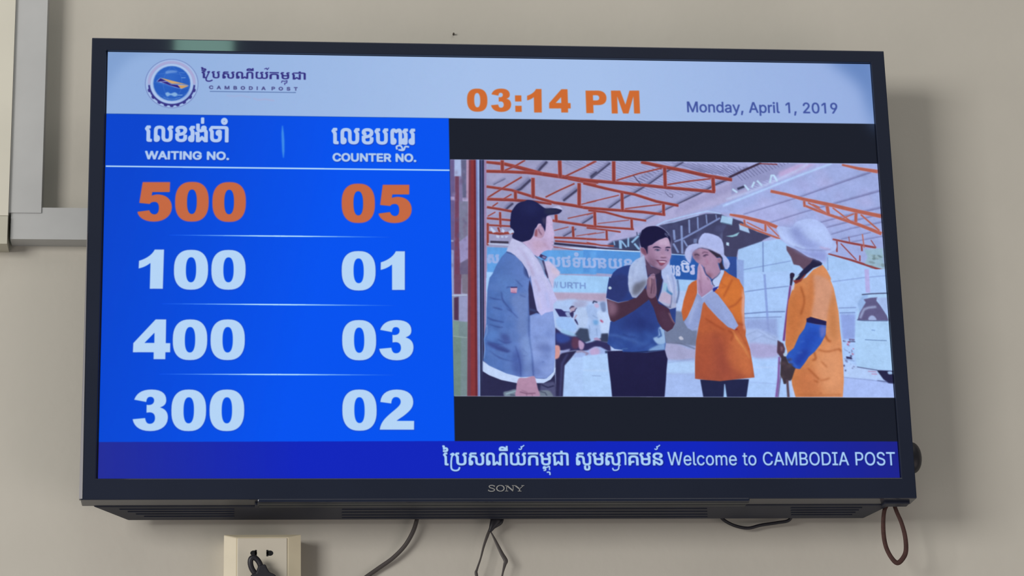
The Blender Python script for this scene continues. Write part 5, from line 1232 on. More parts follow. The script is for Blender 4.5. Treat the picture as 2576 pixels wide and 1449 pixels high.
# mouth
blob(G, [(640, 985), (720, 995), (830, 990), (905, 1010), (880, 1040), (830, 1080), (770, 1110), (720, 1100), (690, 1050)], (120, 62, 92), 1.5)
poly(G, [(690, 1005), (800, 1002), (895, 1015), (850, 1045), (760, 1045), (710, 1030)], (222, 208, 232), 1.3)
line(G, [(640, 978), (720, 992), (800, 986), (900, 1005)], 12, (74, 38, 66), 1.3, sm=True)
blob(G, [(710, 1055), (770, 1048), (840, 1050), (810, 1095), (750, 1105)], (148, 82, 104), 2)
line(G, [(720, 1110), (760, 1125), (800, 1112)], 14, (54, 28, 52), 2.4, 0.8)
blob(G, [(650, 1120), (740, 1150), (830, 1160), (780, 1210), (700, 1180)], (156, 128, 156), 5, 0.8)
line(G, [(420, 1040), (520, 1120), (640, 1190), (760, 1232)], 26, (52, 36, 62), 3.5, 0.85, sm=True)
# ear and hair
blob(G, [(225, 680), (250, 640), (310, 660), (370, 720), (390, 800), (360, 850), (300, 830), (240, 760)], (134, 92, 118), 1.6)
line(G, [(285, 700), (320, 750), (350, 790)], 24, (92, 46, 70), 3)
blob(G, [(195, 420), (210, 350), (250, 220), (290, 180), (380, 120), (500, 92), (640, 95), (760, 140), (850, 200), (910, 270), (960, 340), (1000, 420), (1000, 620), (985, 520), (940, 410), (880, 385), (790, 415), (700, 450),
          (600, 510), (520, 570), (440, 600), (405, 640), (400, 820), (360, 720), (300, 650), (230, 620)], ((30, 28, 78), (26, 24, 62), (400, 200), (600, 450)), 1.1)
blob(G, [(385, 640), (405, 620), (410, 780), (395, 830)], (60, 46, 76), 3)
for q in ([(850, 270), (930, 320), (970, 330)], [(850, 300), (940, 375)], [(880, 215), (960, 300)]):
    line(G, q, 9, (172, 190, 226), 1.2)

# ---- woman with the sun hat
poly(E, [(1275, 1200), (1830, 1195), (1800, 1410), (1312, 1410)], (34, 38, 74), 1.2)
line(E, [(1553, 1250), (1560, 1410)], [8, 40], (160, 200, 244), 1.4)
poly(E, [(1240, 60), (1180, 90), (1140, 130), (1110, 220), (1085, 300), (1062, 420), (1082, 535), (1130, 490), (1180, 380), (1240, 240)], (190, 98, 56), 1.3)
WSH = np.vstack([Q([(1180, 1060), (1290, 1150), (1400, 1210), (1546, 1290)]), E([(1730, 90), (1765, 150), (1780, 260), (1775, 420), (1780, 560), (1795, 640), (1790, 700), (1840, 850), (1870, 1020), (1893, 1175), (1700, 1195), (1500, 1218), (1350, 1205), (1216, 1190),
     (1216, 1000), (1228, 760), (1262, 560), (1300, 340), (1420, 190), (1470, 140)]), Q([(1050, 1440), (1130, 1200)])])
poly(ID, WSH, ((192, 100, 58), (160, 80, 60), (1790, 740), (1780, 950)), 1.2)
keep_in(WSH)
blob(E, [(1560, 10), (1660, 40), (1740, 100), (1765, 200), (1770, 500), (1700, 540), (1600, 380), (1490, 250), (1480, 150)], (212, 120, 56), 8, 0.8)
poly(E, [(1755, 150), (1785, 260), (1780, 560), (1800, 650), (1770, 620), (1745, 420)], (222, 176, 170), 3, 0.8)
blob(E, [(1700, 660), (1790, 720), (1850, 900), (1880, 1150), (1780, 1160), (1700, 1000), (1620, 800)], (206, 118, 72), 10, 0.7)
blob(E, [(1400, 640), (1500, 700), (1580, 900), (1640, 1050), (1560, 1180), (1460, 1100), (1420, 850)], (146, 70, 58), 16, 0.7)
blob(E, [(1250, 800), (1360, 760), (1400, 1000), (1380, 1180), (1230, 1180)], (166, 80, 56), 14, 0.6)
blob(E, [(1590, 830), (1660, 900), (1780, 1060), (1720, 1120), (1600, 1000)], (196, 108, 68), 10, 0.7)
line(E, [(1640, 640), (1700, 740), (1780, 850), (1840, 960)], [10, 22, 14, 8], (222, 150, 88), 3, 0.9, sm=True)
line(E, [(1690, 620), (1760, 730), (1830, 860)], 9, (146, 66, 40), 3, 0.8, sm=True)
line(E, [(1240, 620), (1350, 640), (1500, 600)], 14, (210, 116, 58), 8, 0.6)
for q in ([(1750, 260), (1680, 340), (1600, 380)], [(1640, 60), (1580, 180), (1540, 260)], [(1590, 640), (1650, 680), (1620, 760)], [(1330, 500), (1420, 560), (1560, 640)], [(1690, 550), (1760, 580)]):
    line(E, q, 13, (140, 62, 38), 3, 0.8, sm=True)
line(E, [(1500, 90), (1570, 140), (1500, 160)], 8, (160, 74, 44), 3, 0.7)
keep_in()
# white sleeves
poly(E, [(1240, 212), (1290, 262), (1305, 330), (1290, 400), (1275, 500), (1250, 590), (1185, 642), (1130, 610), (1090, 545), (1140, 470), (1185, 370)], ((156, 178, 226), (142, 158, 208), (1200, 300), (1200, 600)), 1.4)
line(E, [(1250, 280), (1190, 420), (1150, 560)], 16, (184, 200, 240), 4, 0.7)
line(E, [(1290, 340), (1260, 500)], 14, (116, 130, 180), 4, 0.7)
poly(E, [(1288, 265), (1412, 178), (1480, 235), (1560, 340), (1640, 450), (1710, 585), (1665, 632), (1590, 600), (1480, 500), (1360, 370)], ((168, 192, 238), (148, 164, 214), (1380, 250), (1640, 560)), 1.2)
line(E, [(1330, 300), (1500, 480), (1620, 600)], 14, (124, 138, 190), 4, 0.7)
line(E, [(1290, 268), (1410, 182)], 7, (196, 212, 244), 1.2)
line(E, [(1676, 634), (1700, 622)], 9, (130, 30, 50), 1.2)
# collar and tie
poly(Q, [(1100, 1050), (1175, 1060), (1170, 1130), (1050, 1400), (1030, 1520), (960, 1490), (880, 1330), (1060, 1120)], (182, 200, 240), 1.1)
poly(E, [(1415, 165), (1440, 150), (1490, 135), (1440, 195), (1425, 200)], (44, 50, 140), 1.1)
line(Q, [(1080, 1110), (1000, 1210), (890, 1290), (900, 1400), (950, 1450)], 14, (50, 36, 66), 1.4, sm=True)
# face and neck
poly(Q, [(400, 640), (480, 560), (600, 520), (780, 560), (940, 680), (1000, 760), (1090, 760), (1120, 820), (1070, 880), (1020, 870), (1050, 980), (1090, 1090), (1000, 1200), (890, 1285), (800, 1200), (740, 1150), (690, 1000), (640, 940), (560, 900), (500, 860), (420, 760)],
     ((134, 104, 134), (166, 132, 164), (480, 700), (900, 900)), 1.3)
blob(Q, [(620, 720), (700, 800), (800, 800), (900, 820), (960, 980), (900, 1080), (760, 1040), (700, 960), (620, 900)], (172, 138, 168), 9, 0.8)
blob(Q, [(400, 620), (520, 560), (580, 700), (600, 820), (520, 800), (430, 740)], (112, 86, 112), 6, 0.8)
blob(Q, [(480, 600), (560, 580), (600, 620), (540, 650)], (170, 150, 170), 5, 0.7)
blob(Q, [(740, 1130), (820, 1140), (880, 1180), (840, 1230)], (118, 72, 88), 5, 0.8)
line(Q, [(640, 655), (700, 618), (790, 640)], 18, (74, 48, 74), 2, 0.9, sm=True)
line(Q, [(665, 722), (730, 688), (795, 690)], [20, 26, 12], (44, 30, 58), 1.6, sm=True)
line(Q, [(690, 730), (740, 722)], 14, (66, 48, 80), 2)
line(Q, [(450, 690), (520, 672), (572, 700)], 20, (50, 36, 62), 1.8)
line(Q, [(740, 780), (760, 860), (800, 910)], 22, (148, 88, 122), 4, 0.8, sm=True)
line(Q, [(600, 720), (600, 820), (650, 870)], 16, (186, 156, 186), 3.5, 0.8)
line(Q, [(640, 890), (700, 910), (760, 940)], 10, (130, 88, 116), 3, 0.7)
line(Q, [(800, 760), (900, 860)], 20, (178, 146, 176), 6, 0.6)
# hair
poly(Q, [(780, 560), (900, 600), (1060, 680), (1140, 720), (1130, 880), (1190, 1020), (1160, 1050), (1090, 1040), (1060, 950), (1050, 880), (1090, 840), (1100, 770), (1060, 740), (1000, 760), (940, 700)], (50, 42, 62), 1.8)
blob(Q, [(1010, 790), (1060, 760), (1110, 790), (1100, 850), (1060, 890), (1010, 860)], (160, 124, 152), 1.8)
line(Q, [(1040, 800), (1070, 830)], 14, (96, 60, 84), 2.4)
# hat
poly(Q, [(545, 420), (550, 340), (590, 260), (640, 190), (700, 155), (790, 158), (900, 185), (1040, 240), (1110, 310), (1150, 400), (1170, 520), (1175, 680), (1230, 740), (1290, 820), (1318, 900), (1300, 980), (1250, 1040), (1200, 1030), (1165, 940),
         (1140, 760), (1080, 680), (980, 630), (880, 580), (780, 545), (640, 515), (540, 530), (460, 570), (400, 640), (380, 740), (360, 860), (350, 900), (290, 850), (230, 740), (218, 640), (250, 540), (310, 460), (400, 425), (500, 405)],
     ((186, 204, 248), (172, 184, 234), (700, 200), (1000, 900)), 1.2)
poly(Q, [(370, 560), (470, 540), (540, 525), (400, 640), (380, 760), (355, 880), (330, 800)], (158, 150, 196), 4, 0.85)
blob(Q, [(220, 640), (280, 560), (360, 620), (360, 760), (300, 820), (240, 740)], (180, 188, 232), 5, 0.8)
line(Q, [(560, 470), (700, 490), (900, 560), (1050, 640)], 16, (206, 202, 232), 3, 0.7, sm=True)
line(Q, [(540, 520), (660, 512), (800, 548), (960, 620), (1090, 690)], 9, (84, 58, 74), 2, 0.8, sm=True)
blob(Q, [(1170, 880), (1220, 900), (1240, 1000), (1190, 1010)], (140, 146, 190), 4, 0.8)
line(Q, [(380, 500), (480, 480)], 22, (160, 164, 210), 4, 0.7)
# her hands
poly(ID, np.vstack([Q([(560, 900), (600, 905), (650, 980), (690, 1080), (730, 1180), (800, 1230), (850, 1290), (860, 1400)]), E([(1425, 130), (1412, 175), (1340, 228), (1290, 262), (1250, 215), (1238, 110), (1232, 30)]), Q([(510, 1300), (520, 1150), (530, 1000)])]),
     ((190, 158, 190), (166, 132, 168), (1762, 680), (1780, 735)), 1.2)
line(Q, [(565, 960), (600, 1100), (610, 1300), (640, 1449)], 16, (140, 102, 132), 3, 0.8, sm=True)
line(Q, [(620, 960), (680, 1100), (740, 1230), (800, 1300)], 16, (206, 176, 206), 3, 0.8, sm=True)
line(Q, [(760, 1230), (800, 1300)], 18, (98, 66, 96), 2.2)
line(E, [(1265, 60), (1280, 150), (1290, 220)], 9, (130, 92, 124), 2.4)
line(Q, [(690, 980), (700, 1080), (760, 1170), (860, 1250)], 12, (70, 40, 66), 1.8, sm=True)

# ---- person with the wrapped hat (right)
line(F, [(605, -10), (585, 130)], [44, 22], (44, 38, 66), 1.4)
line(F, [(582, 130), (545, 420), (505, 760)], [22, 24, 26], (112, 60, 126), 1.6)
line(F, [(455, 940), (445, 1200), (420, 1410)], [24, 26, 28], (128, 92, 160), 1.6)
line(F, [(470, 1160), (440, 1410)], 9, (74, 48, 92), 1.6)
poly(F, [(435, 750), (500, 790), (522, 850), (505, 940), (480, 960), (428, 890)], (78, 56, 74), 1.6)
blob(F, [(470, 820), (495, 840), (480, 880)], (130, 100, 116), 2.5)
poly(C, [(645, 1065), (760, 1110), (900, 1195), (1000, 1220), (950, 1300), (850, 1350), (800, 1300), (730, 1285), (700, 1200), (650, 1120)], ((60, 46, 62), (98, 76, 98), (660, 1100), (850, 1250)), 1.4)
poly(C, [(690, 1400), (740, 1400), (730, 1449), (690, 1449)], (40, 34, 62), 1.4)
ell(C, 715, 1410, 24, 26, (44, 34, 62), 1.4)
BODY = np.vstack([C([(1070, 1290), (1120, 1350), (1170, 1449)]), F([(1040, 70), (1075, 160), (1100, 280), (1130, 430), (1145, 620), (1165, 780), (1172, 900), (1185, 1060), (1190, 1220), (1178, 1400), (640, 1400), (600, 1260), (590, 1150), (560, 1000), (545, 880),
                  (524, 800), (530, 620), (545, 420), (560, 300), (600, 180), (640, 80)]), C([(880, 1440), (960, 1350)])])
poly(ID, BODY, ((202, 126, 76), (214, 142, 98), (1990, 800), (2100, 800)), 1.3)
keep_in(BODY)
blob(F, [(560, 300), (700, 120), (760, 300), (740, 520), (600, 800), (540, 800), (540, 500)], (192, 110, 62), 12, 0.7)
blob(F, [(1030, 120), (1080, 220), (1110, 400), (1140, 700), (1060, 760), (1000, 640), (1010, 400)], (204, 138, 92), 8, 0.6)
blob(F, [(840, 20), (980, 40), (1050, 120), (1050, 260), (1010, 420), (990, 530), (900, 500), (820, 470), (850, 250)], (206, 150, 124), 4, 0.9)
blob(F, [(800, 30), (850, 60), (840, 250), (810, 460), (770, 500), (780, 300)], (190, 112, 66), 7, 0.7)
blob(F, [(1060, 230), (1095, 420), (1100, 700), (1060, 700), (1030, 500)], (184, 116, 70), 7, 0.6)
blob(F, [(900, 900), (1100, 860), (1160, 1000), (1160, 1300), (1000, 1350), (860, 1200)], (222, 156, 116), 14, 0.6)
blob(F, [(640, 1120), (760, 1050), (900, 1160), (900, 1380), (660, 1380)], (190, 110, 72), 12, 0.6)
for q, w in (([(970, 680), (1000, 740), (1040, 770)], 22), ([(900, 860), (1000, 880), (1140, 850)], 12), ([(780, 1070), (840, 1130), (910, 1200)], 14), ([(920, 1210), (980, 1200), (1030, 1180)], 10), ([(850, 880), (870, 960), (830, 980)], 18),
             ([(850, 1210), (900, 1230)], 14), ([(660, 1370), (900, 1380), (1160, 1370)], 6), ([(1140, 850), (1160, 880)], 18), ([(930, 990), (1000, 1060)], 9), ([(700, 140), (740, 300), (700, 460)], 16), ([(910, 1355), (940, 1358)], 8)):
    line(F, q, w, (150, 76, 40), 3, 0.85, sm=True)
line(F, [(815, 478), (900, 500), (992, 532)], 6, (230, 176, 140), 1.2)
keep_in()
# collar and its inside
poly(C, [(960, 1225), (1035, 1240), (1068, 1270), (1060, 1295), (960, 1330), (880, 1400), (800, 1475), (740, 1500), (760, 1440), (850, 1340), (930, 1270)], (36, 34, 66), 1.3)
poly(F, [(610, 70), (690, 60), (745, 0), (760, 0), (700, 80), (640, 110)], (128, 52, 48), 1.6)
poly(F, [(612, 40), (690, 0), (660, 40), (625, 62)], (176, 204, 224), 1.2)
poly(F, [(600, 130), (630, 120), (620, 170), (598, 190)], (196, 190, 214), 1.6)
# cuff, blue sleeve, hand
poly(F, [(812, 485), (880, 505), (992, 535), (988, 585), (870, 570), (765, 555), (765, 505)], (34, 32, 80), 1.3)
poly(F, [(765, 545), (870, 568), (988, 582), (982, 690), (930, 790), (860, 880), (790, 940), (745, 1010), (690, 1080), (620, 1070), (560, 1010), (528, 945), (560, 890), (620, 840), (680, 700), (740, 620)], ((44, 88, 190), (34, 62, 160), (850, 600), (620, 1000)), 1.3)
SLV = F([(765, 545), (870, 568), (988, 582), (982, 690), (930, 790), (860, 880), (790, 940), (745, 1010), (690, 1080), (620, 1070), (560, 1010), (528, 945), (560, 890), (620, 840), (680, 700), (740, 620)])
keep_in(SLV)
blob(F, [(800, 640), (900, 640), (880, 760), (780, 840), (700, 860), (720, 740)], (34, 70, 176), 9, 0.7)
blob(F, [(920, 600), (985, 600), (975, 690), (930, 720)], (110, 120, 196), 4, 0.8)
blob(F, [(700, 880), (800, 840), (760, 960), (680, 1040), (620, 1000)], (32, 48, 140), 8, 0.7)
for q in ([(690, 775), (740, 760)], [(660, 895), (720, 890)], [(560, 960), (620, 1020), (660, 1060)]):
    line(F, q, 9, (82, 126, 214), 3, 0.7)
keep_in()
poly(F, [(478, 930), (530, 935), (560, 1010), (640, 1070), (625, 1110), (600, 1190), (580, 1220), (560, 1210), (530, 1250), (505, 1250), (490, 1190), (465, 1150), (470, 1040)], (62, 52, 62), 1.4)
mottle(F, 480, 960, 600, 1180, 14, 18, [(84, 70, 76), (50, 42, 54), (76, 60, 70)], 0.6, 3, 55)
line(F, [(545, 1200), (560, 1410)], 28, (84, 66, 78), 1.6)
line(F, [(575, 1210), (600, 1300), (620, 1400)], 12, (190, 200, 236), 2)
blob(F, [(500, 905), (530, 895), (535, 925), (510, 930)], (176, 196, 214), 1.4)
# hat cloth
blob(C, [(530, 870), (560, 838), (640, 845), (710, 850), (760, 790), (850, 758), (950, 752), (1040, 785), (1110, 850), (1165, 950), (1180, 1000), (1235, 1050), (1225, 1110), (1150, 1150), (1115, 1200), (1110, 1290), (1065, 1262), (1000, 1225),
         (900, 1195), (800, 1130), (700, 1075), (630, 1030), (580, 960)], ((166, 182, 238), (174, 192, 242), (600, 900), (1100, 900)), 1.3)
blob(C, [(680, 870), (800, 850), (860, 960), (980, 1020), (1060, 1070), (960, 1110), (840, 1090), (740, 1000)], (140, 154, 212), 9, 0.9)
blob(C, [(900, 900), (960, 850), (1100, 870), (1160, 1000), (1080, 1030), (950, 980)], (180, 200, 248), 9, 0.8)
blob(C, [(640, 1030), (760, 1090), (900, 1130), (1100, 1130), (1100, 1250), (950, 1210), (800, 1140)], (142, 154, 216), 6, 0.9)
line(C, [(560, 870), (600, 960), (700, 1040), (870, 1110)], 30, (184, 204, 248), 4, 0.8, sm=True)
line(C, [(740, 1075), (860, 1110), (1040, 1120), (1170, 1110)], 9, (106, 116, 172), 2.4, 0.8, sm=True)
line(C, [(1040, 1080), (1080, 1095), (1160, 1110)], 16, (178, 150, 190), 3, 0.8)
line(C, [(720, 860), (800, 940), (880, 960)], 16, (124, 136, 196), 6, 0.7, sm=True)

CLIP = None
# the fine unevenness of a filmed, compressed picture
_g = np.random.default_rng(3)
for _s, _a in ((1.2, 0.007), (3.5, 0.009), (9.0, 0.008)):
    _k = max(1, int(_s))
    _n = _g.standard_normal((TH // _k + 2, TW // _k + 2)).astype(np.float32)
    _n = blur(_n, 1.0)
    _n = np.repeat(np.repeat(_n, _k, 0), _k, 1)[:TH, :TW]
    if _k > 1:
        _n = blur(_n, _k * 0.5)
    _n /= _n.std()
    IMG *= (1 + _a * _n[..., None] * (0.1 + 0.9 * VCLIP[..., None]))
# faint bright fringe where the still meets the black bars
line(ID, [(1134, 401.5), (1660, 406.3), (2205, 412.5)], 1.2, (170, 190, 236), 0.8, 0.5)
line(ID, [(1144, 996.5), (1700, 998.6), (2250, 1000)], 1.2, (196, 206, 240), 0.7, 0.6)
for _i in range(3):
    IMG[..., _i] = blur(IMG[..., _i], 0.75)

# ------------------------------------------------------------------ materials
M_WALL = material('wall_paint', (207, 202, 190), 0.85, noise=0.03, scale=6, bump=0.5, bscale=90)
M_TRUNK = material('grey_plastic_trunking', (197, 198, 197), 0.5, noise=0.04, scale=14, bump=0.2, bscale=60)
M_CREAM = material('cream_trunking', (226, 222, 206), 0.55, noise=0.03, scale=10)
M_CREAM2 = material('dull_cream_trunking', (200, 197, 180), 0.6, noise=0.04, scale=14)
M_BEZEL = material('black_bezel_plastic', (30, 37, 56), 0.42, noise=0.06, scale=9, spec=0.2, coat=0.5)
M_REAR = material('black_housing_plastic', (38, 43, 60), 0.5, noise=0.10, scale=30, spec=0.3)
M_LIP = material('dark_grey_lip', (66, 70, 74), 0.5, noise=0.08, scale=30, spec=0.3)
M_TRIM = material('silver_grey_trim', (120, 118, 124), 0.35, spec=0.5)
M_DARK = material('black_slot', (16, 17, 20), 0.8)
M_LOGO = material('brushed_silver_lettering', (160, 160, 158), 0.4)
M_SOCK = material('ivory_socket_plastic', (226, 214, 184), 0.42, noise=0.03, scale=30)
M_SOCKC = material('pale_socket_insert', (222, 214, 196), 0.4)
M_CORD = material('grey_brown_cable', (78, 72, 70), 0.5)
M_BLACK = material('black_rubber', (38, 37, 44), 0.45)
M_BROWN = material('brown_loop_cord', (76, 48, 43), 0.75, noise=0.15, scale=200, bump=0.6, bscale=900)
M_NAIL = material('dark_nail', (70, 60, 50), 0.6)

img = bpy.data.images.new('queue_display_picture', TW, TH, alpha=False, float_buffer=False)
_buf = np.ones((TH, TW, 4), np.float32)
_buf[..., :3] = np.clip(IMG[::-1], 0, 1)
img.pixels.foreach_set(_buf.ravel())
img.update()
img.pack()
M_SCREEN = bpy.data.materials.new('lit_lcd_screen')
M_SCREEN.use_nodes = True
_nt = M_SCREEN.node_tree
_b = _nt.nodes['Principled BSDF']
_b.inputs['Base Color'].default_value = (0.0022, 0.0025, 0.003, 1)
_b.inputs['Roughness'].default_value = 0.35
_b.inputs['Specular IOR Level'].default_value = 0.06
_ti = _nt.nodes.new('ShaderNodeTexImage')
_ti.image = img
_ti.extension = 'EXTEND'
_nt.links.new(_ti.outputs['Color'], _b.inputs['Emission Color'])
_b.inputs['Emission Strength'].default_value = 1.0

# ------------------------------------------------------------------ wall
YW = 0.10
bm = bmesh.new()
box(bm, -2.6, 2.6, YW, YW + 0.12, 0.0, 3.6)
wall = from_bm('wall_back', bm, M_WALL)
wall['kind'] = 'structure'

# ------------------------------------------------------------------ cable trunking
def trunk(name, label, x0, x1, z0, z1, yf, mat, bev=0.0016, back=YW):
    bm = bmesh.new()
    box(bm, x0, x1, yf, back, z0, z1)
    o = from_bm(name, bm, mat, bevel=bev, seg=2)
    return tag(o, label, 'trunking')


def X(px, py, y): return at(px, py, y).x
def Z(px, py, y): return at(px, py, y).z


zt, zb = Z(120, 524.5, 0.078), Z(120, 602, 0.075)
trunk('cable_trunking', 'grey horizontal trunking running behind the left edge of the television', X(27, 560, 0.075), -0.432, zb, zt, 0.075, M_TRUNK, 0.0022)
trunk('cable_trunking', 'grey vertical trunking standing on the horizontal trunking left of the television', X(30, 300, 0.0735), X(111.5, 280, 0.0735),
      Z(100, 535.5, 0.0735), ZC + 1.1, 0.0735, M_TRUNK, 0.0018, back=YW)
trunk('cable_trunking', 'bright cream vertical trunking at the far left, beside the grey one', X(30, 300, 0.0735) - 0.075, X(29.2, 300, 0.071), Z(5, 542, 0.070), ZC + 1.1, 0.070, M_CREAM, 0.0015)
trunk('cable_trunking', 'short dull cream horizontal trunking end at the far left, below the bright cream one', X(30, 300, 0.0735) - 0.30, X(18.5, 580, 0.069), Z(5, 613, 0.069), Z(5, 543, 0.069), 0.069, M_CREAM2, 0.0018)

# ------------------------------------------------------------------ television
tv = thing('television', 'large black flat television on the wall, showing a queue number display and a film still', 'television', (0, 0, ZC))


def tvpart(name, bm, mat, parent=None, **kw):
    bmesh.ops.translate(bm, verts=bm.verts, vec=(0, 0, -ZC))
    return from_bm(name, bm, mat, parent or tv, **kw)


XL, XR, ZT, ZB = -0.4607, 0.4594, ZC + 0.2645, ZC - 0.2733
IL, IR, IT, IB = -SW / 2 - 0.0017, SW / 2 + 0.0004, ZC + SH / 2 + 0.0004, ZC - SH / 2 - 0.0006
bm = bmesh.new()
yf, yb, yi = -0.004, 0.027, 0.0012
def rect(x0, x1, z0, z1, y): return [bm.verts.new(p) for p in ((x0, y, z0), (x1, y, z0), (x1, y, z1), (x0, y, z1))]
o1, i1, i2, o2 = rect(XL, XR, ZB, ZT, yf), rect(IL, IR, IB, IT, yf), rect(IL, IR, IB, IT, yi), rect(XL, XR, ZB, ZT, yb)
i3 = rect(IL, IR, IB, IT, yb)
for k in range(4):
    j = (k + 1) % 4
    bm.faces.new((o1[k], o1[j], i1[j], i1[k]))
    bm.faces.new((i1[k], i1[j], i2[j], i2[k]))
    bm.faces.new((i2[k], i2[j], i3[j], i3[k]))
    bm.faces.new((o1[j], o1[k], o2[k], o2[j]))
    bm.faces.new((o2[j], o2[k], i3[k], i3[j]))
frame_o = tvpart('bezel', bm, M_BEZEL, bevel=0.0012, seg=2)
# picture panel
me = bpy.data.meshes.new('screen')
me.from_pydata([(-SW / 2, 0, -SH / 2), (SW / 2, 0, -SH / 2), (SW / 2, 0, SH / 2), (-SW / 2, 0, SH / 2)], [], [(0, 1, 2, 3)])
uv = me.uv_layers.new(name='UVMap')
for k, c in enumerate(((0, 0), (1, 0), (1, 1), (0, 1))):
    uv.data[k].uv = c
screen = link('screen', me, M_SCREEN, tv)
screen['label'] = 'lit screen: header with logo, time and date, blue table of waiting and counter numbers, film still and ticker'
bm = bmesh.new()
box(bm, IL - 0.001, IR + 0.001, 0.0015, 0.012, IB - 0.001, IT + 0.001)
tvpart('panel_edge', bm, M_REAR)
# rear housing, tapering towards the wall
bm = bmesh.new()
fl, fr = XL + 0.012, XR - 0.022
bl, br = X(322, 1309, 0.078), X(2172, 1303, 0.078)
prism(bm, [(fl, 0.0255, ZB - 0.0010), (fr, 0.0255, ZB - 0.0010), (fr, 0.0255, ZT - 0.008), (fl, 0.0255, ZT - 0.008)],
      [(bl, 0.078, ZC - 0.2781), (br, 0.078, ZC - 0.2781), (br, 0.078, ZT - 0.06), (bl, 0.078, ZT - 0.06)])
rear = tvpart('rear_housing', bm, M_REAR, bevel=0.002, seg=2)
# wall bracket
bm = bmesh.new()
box(bm, -0.22, 0.22, 0.0778, YW - 0.0004, ZC - 0.11, ZC - 0.07)
box(bm, -0.22, 0.22, 0.0778, YW - 0.0004, ZC + 0.07, ZC + 0.11)
box(bm, -0.20, -0.16, 0.0775, YW - 0.004, ZC - 0.16, ZC + 0.16)
box(bm, 0.16, 0.20, 0.0775, YW - 0.004, ZC - 0.16, ZC + 0.16)
tvpart('mount_bracket', bm, M_DARK)
# speaker lip under the screen and the rib behind it
xa, xb = X(648, 1262, -0.003), X(1886, 1262, -0.003)
bm = bmesh.new()
box(bm, xa, xb, -0.0040, 0.0105, ZC - 0.2762, ZB + 0.0012)
lip = tvpart('speaker_lip', bm, M_BEZEL, bevel=0.0012)
bm = bmesh.new()
box(bm, xa, xb, 0.0005, 0.0095, ZC - 0.27665, ZC - 0.2760)
tvpart('lip_highlight_strip', bm, M_LIP, lip)  # paler strip carries the lip's highlight in its colour
bm = bmesh.new()
box(bm, xa - 0.001, xb, 0.0170, 0.0255, ZC - 0.2758, ZB + 0.001)
tvpart('lower_rib', bm, M_LIP, bevel=0.001)
# feet bosses / latch marks at the ends of the rib
for px in (648, 2262):
    bm = bmesh.new()
    xx = X(px, 1272, 0.012)
    w = 0.003 if px < 1000 else 0.017
    box(bm, xx - w, xx + (0.002 if px < 1000 else 0.012), 0.010, 0.026, ZC - 0.2762, ZB + 0.001)
    tvpart('latch', bm, M_REAR, bevel=0.001)
# vents in the underside: rows of louvres either side
for (pa, pb) in ((300, 590), (1990, 2170)):
    for r, yy in enumerate((0.034, 0.043, 0.052, 0.061)):
        k = (yy - 0.0255) / (0.078 - 0.0255)
        zz = (ZB - 0.0010) * (1 - k) + (ZC - 0.2781) * k
        x0 = X(pa, 1285, yy) + 0.009 * r if pa < 1000 else X(pa, 1285, yy)
        x1 = X(pb, 1285, yy) - (0.004 * r if pa > 1000 else 0)
        bm = bmesh.new()
        box(bm, x0, x1, yy, yy + 0.0032, zz - 0.0009, zz + 0.001)
        tvpart('louvre', bm, M_REAR, rear, bevel=0.0005, seg=1)
for r, yy in enumerate((0.036, 0.047, 0.058, 0.068)):
    k = (yy - 0.0255) / (0.078 - 0.0255)
    zz = (ZB - 0.0010) * (1 - k) + (ZC - 0.2781) * k
    bm = bmesh.new()
    box(bm, X(860, 1290, yy), X(1780, 1290, yy), yy, yy + 0.0036, zz - 0.0008, zz + 0.001)
    tvpart('louvre', bm, M_REAR, rear, bevel=0.0005, seg=1)
# silver edge strip low on the left side
bm = bmesh.new()
prism(bm, [(XL - 0.0014, -0.0036, ZB + 0.0012), (XL + 0.0022, -0.0046, ZB + 0.0012), (XL + 0.0006, -0.0046, ZC + 0.03), (XL - 0.0001, -0.0036, ZC + 0.03)],
      [(XL - 0.0014, 0.004, ZB + 0.0012), (XL + 0.0022, 0.004, ZB + 0.0012), (XL + 0.0006, 0.004, ZC + 0.03), (XL - 0.0001, 0.004, ZC + 0.03)])
s = tvpart('edge_strip', bm, M_TRIM)
s['label'] = 'silver-grey strip along the lower left edge'
# dark round piece bulging from behind the right edge
bm = bmesh.new()
c = at(2291, 1152, 0.045)
bmesh.ops.create_uvsphere(bm, u_segments=28, v_segments=14, radius=1.0)
for v in bm.verts:
    x, y, z = v.co
    sx = math.copysign(abs(x) ** 0.85, x)
    v.co = Vector((c.x + sx * 0.0125, c.y + y * 0.012, c.z + z * 0.0185))
k = tvpart('side_knob', bm, M_BLACK, smooth=True)
k['label'] = 'round black piece bulging out behind the right edge'

# maker's lettering on the lower bezel
LG = lambda pts: [Vector((p.x, 0, p.z)) for p in (at(1180 + x / 5.389, 1180 + y / 5.389, -0.004) for x, y in pts)]


def flat_shape(bm, pts, y0=-0.0047, y1=-0.0035):
    q = LG(pts)
    prism(bm, [(p.x, y0, p.z) for p in q], [(p.x, y1, p.z) for p in q])


def ribbon2(bm, pts, w):
    pts = [np.array(p, float) for p in pts]
    n = len(pts)
    w = np.broadcast_to(np.asarray(w, float), (n,))
    L_, R_ = [], []
    for i in range(n):
        t = pts[min(i + 1, n - 1)] - pts[max(0, i - 1)]
        t /= np.hypot(*t)
        nn = np.array([-t[1], t[0]])
        L_.append(pts[i] + nn * w[i] / 2)
        R_.append(pts[i] - nn * w[i] / 2)
    for i in range(n - 1):
        flat_shape(bm, [L_[i], L_[i + 1], R_[i + 1], R_[i]])


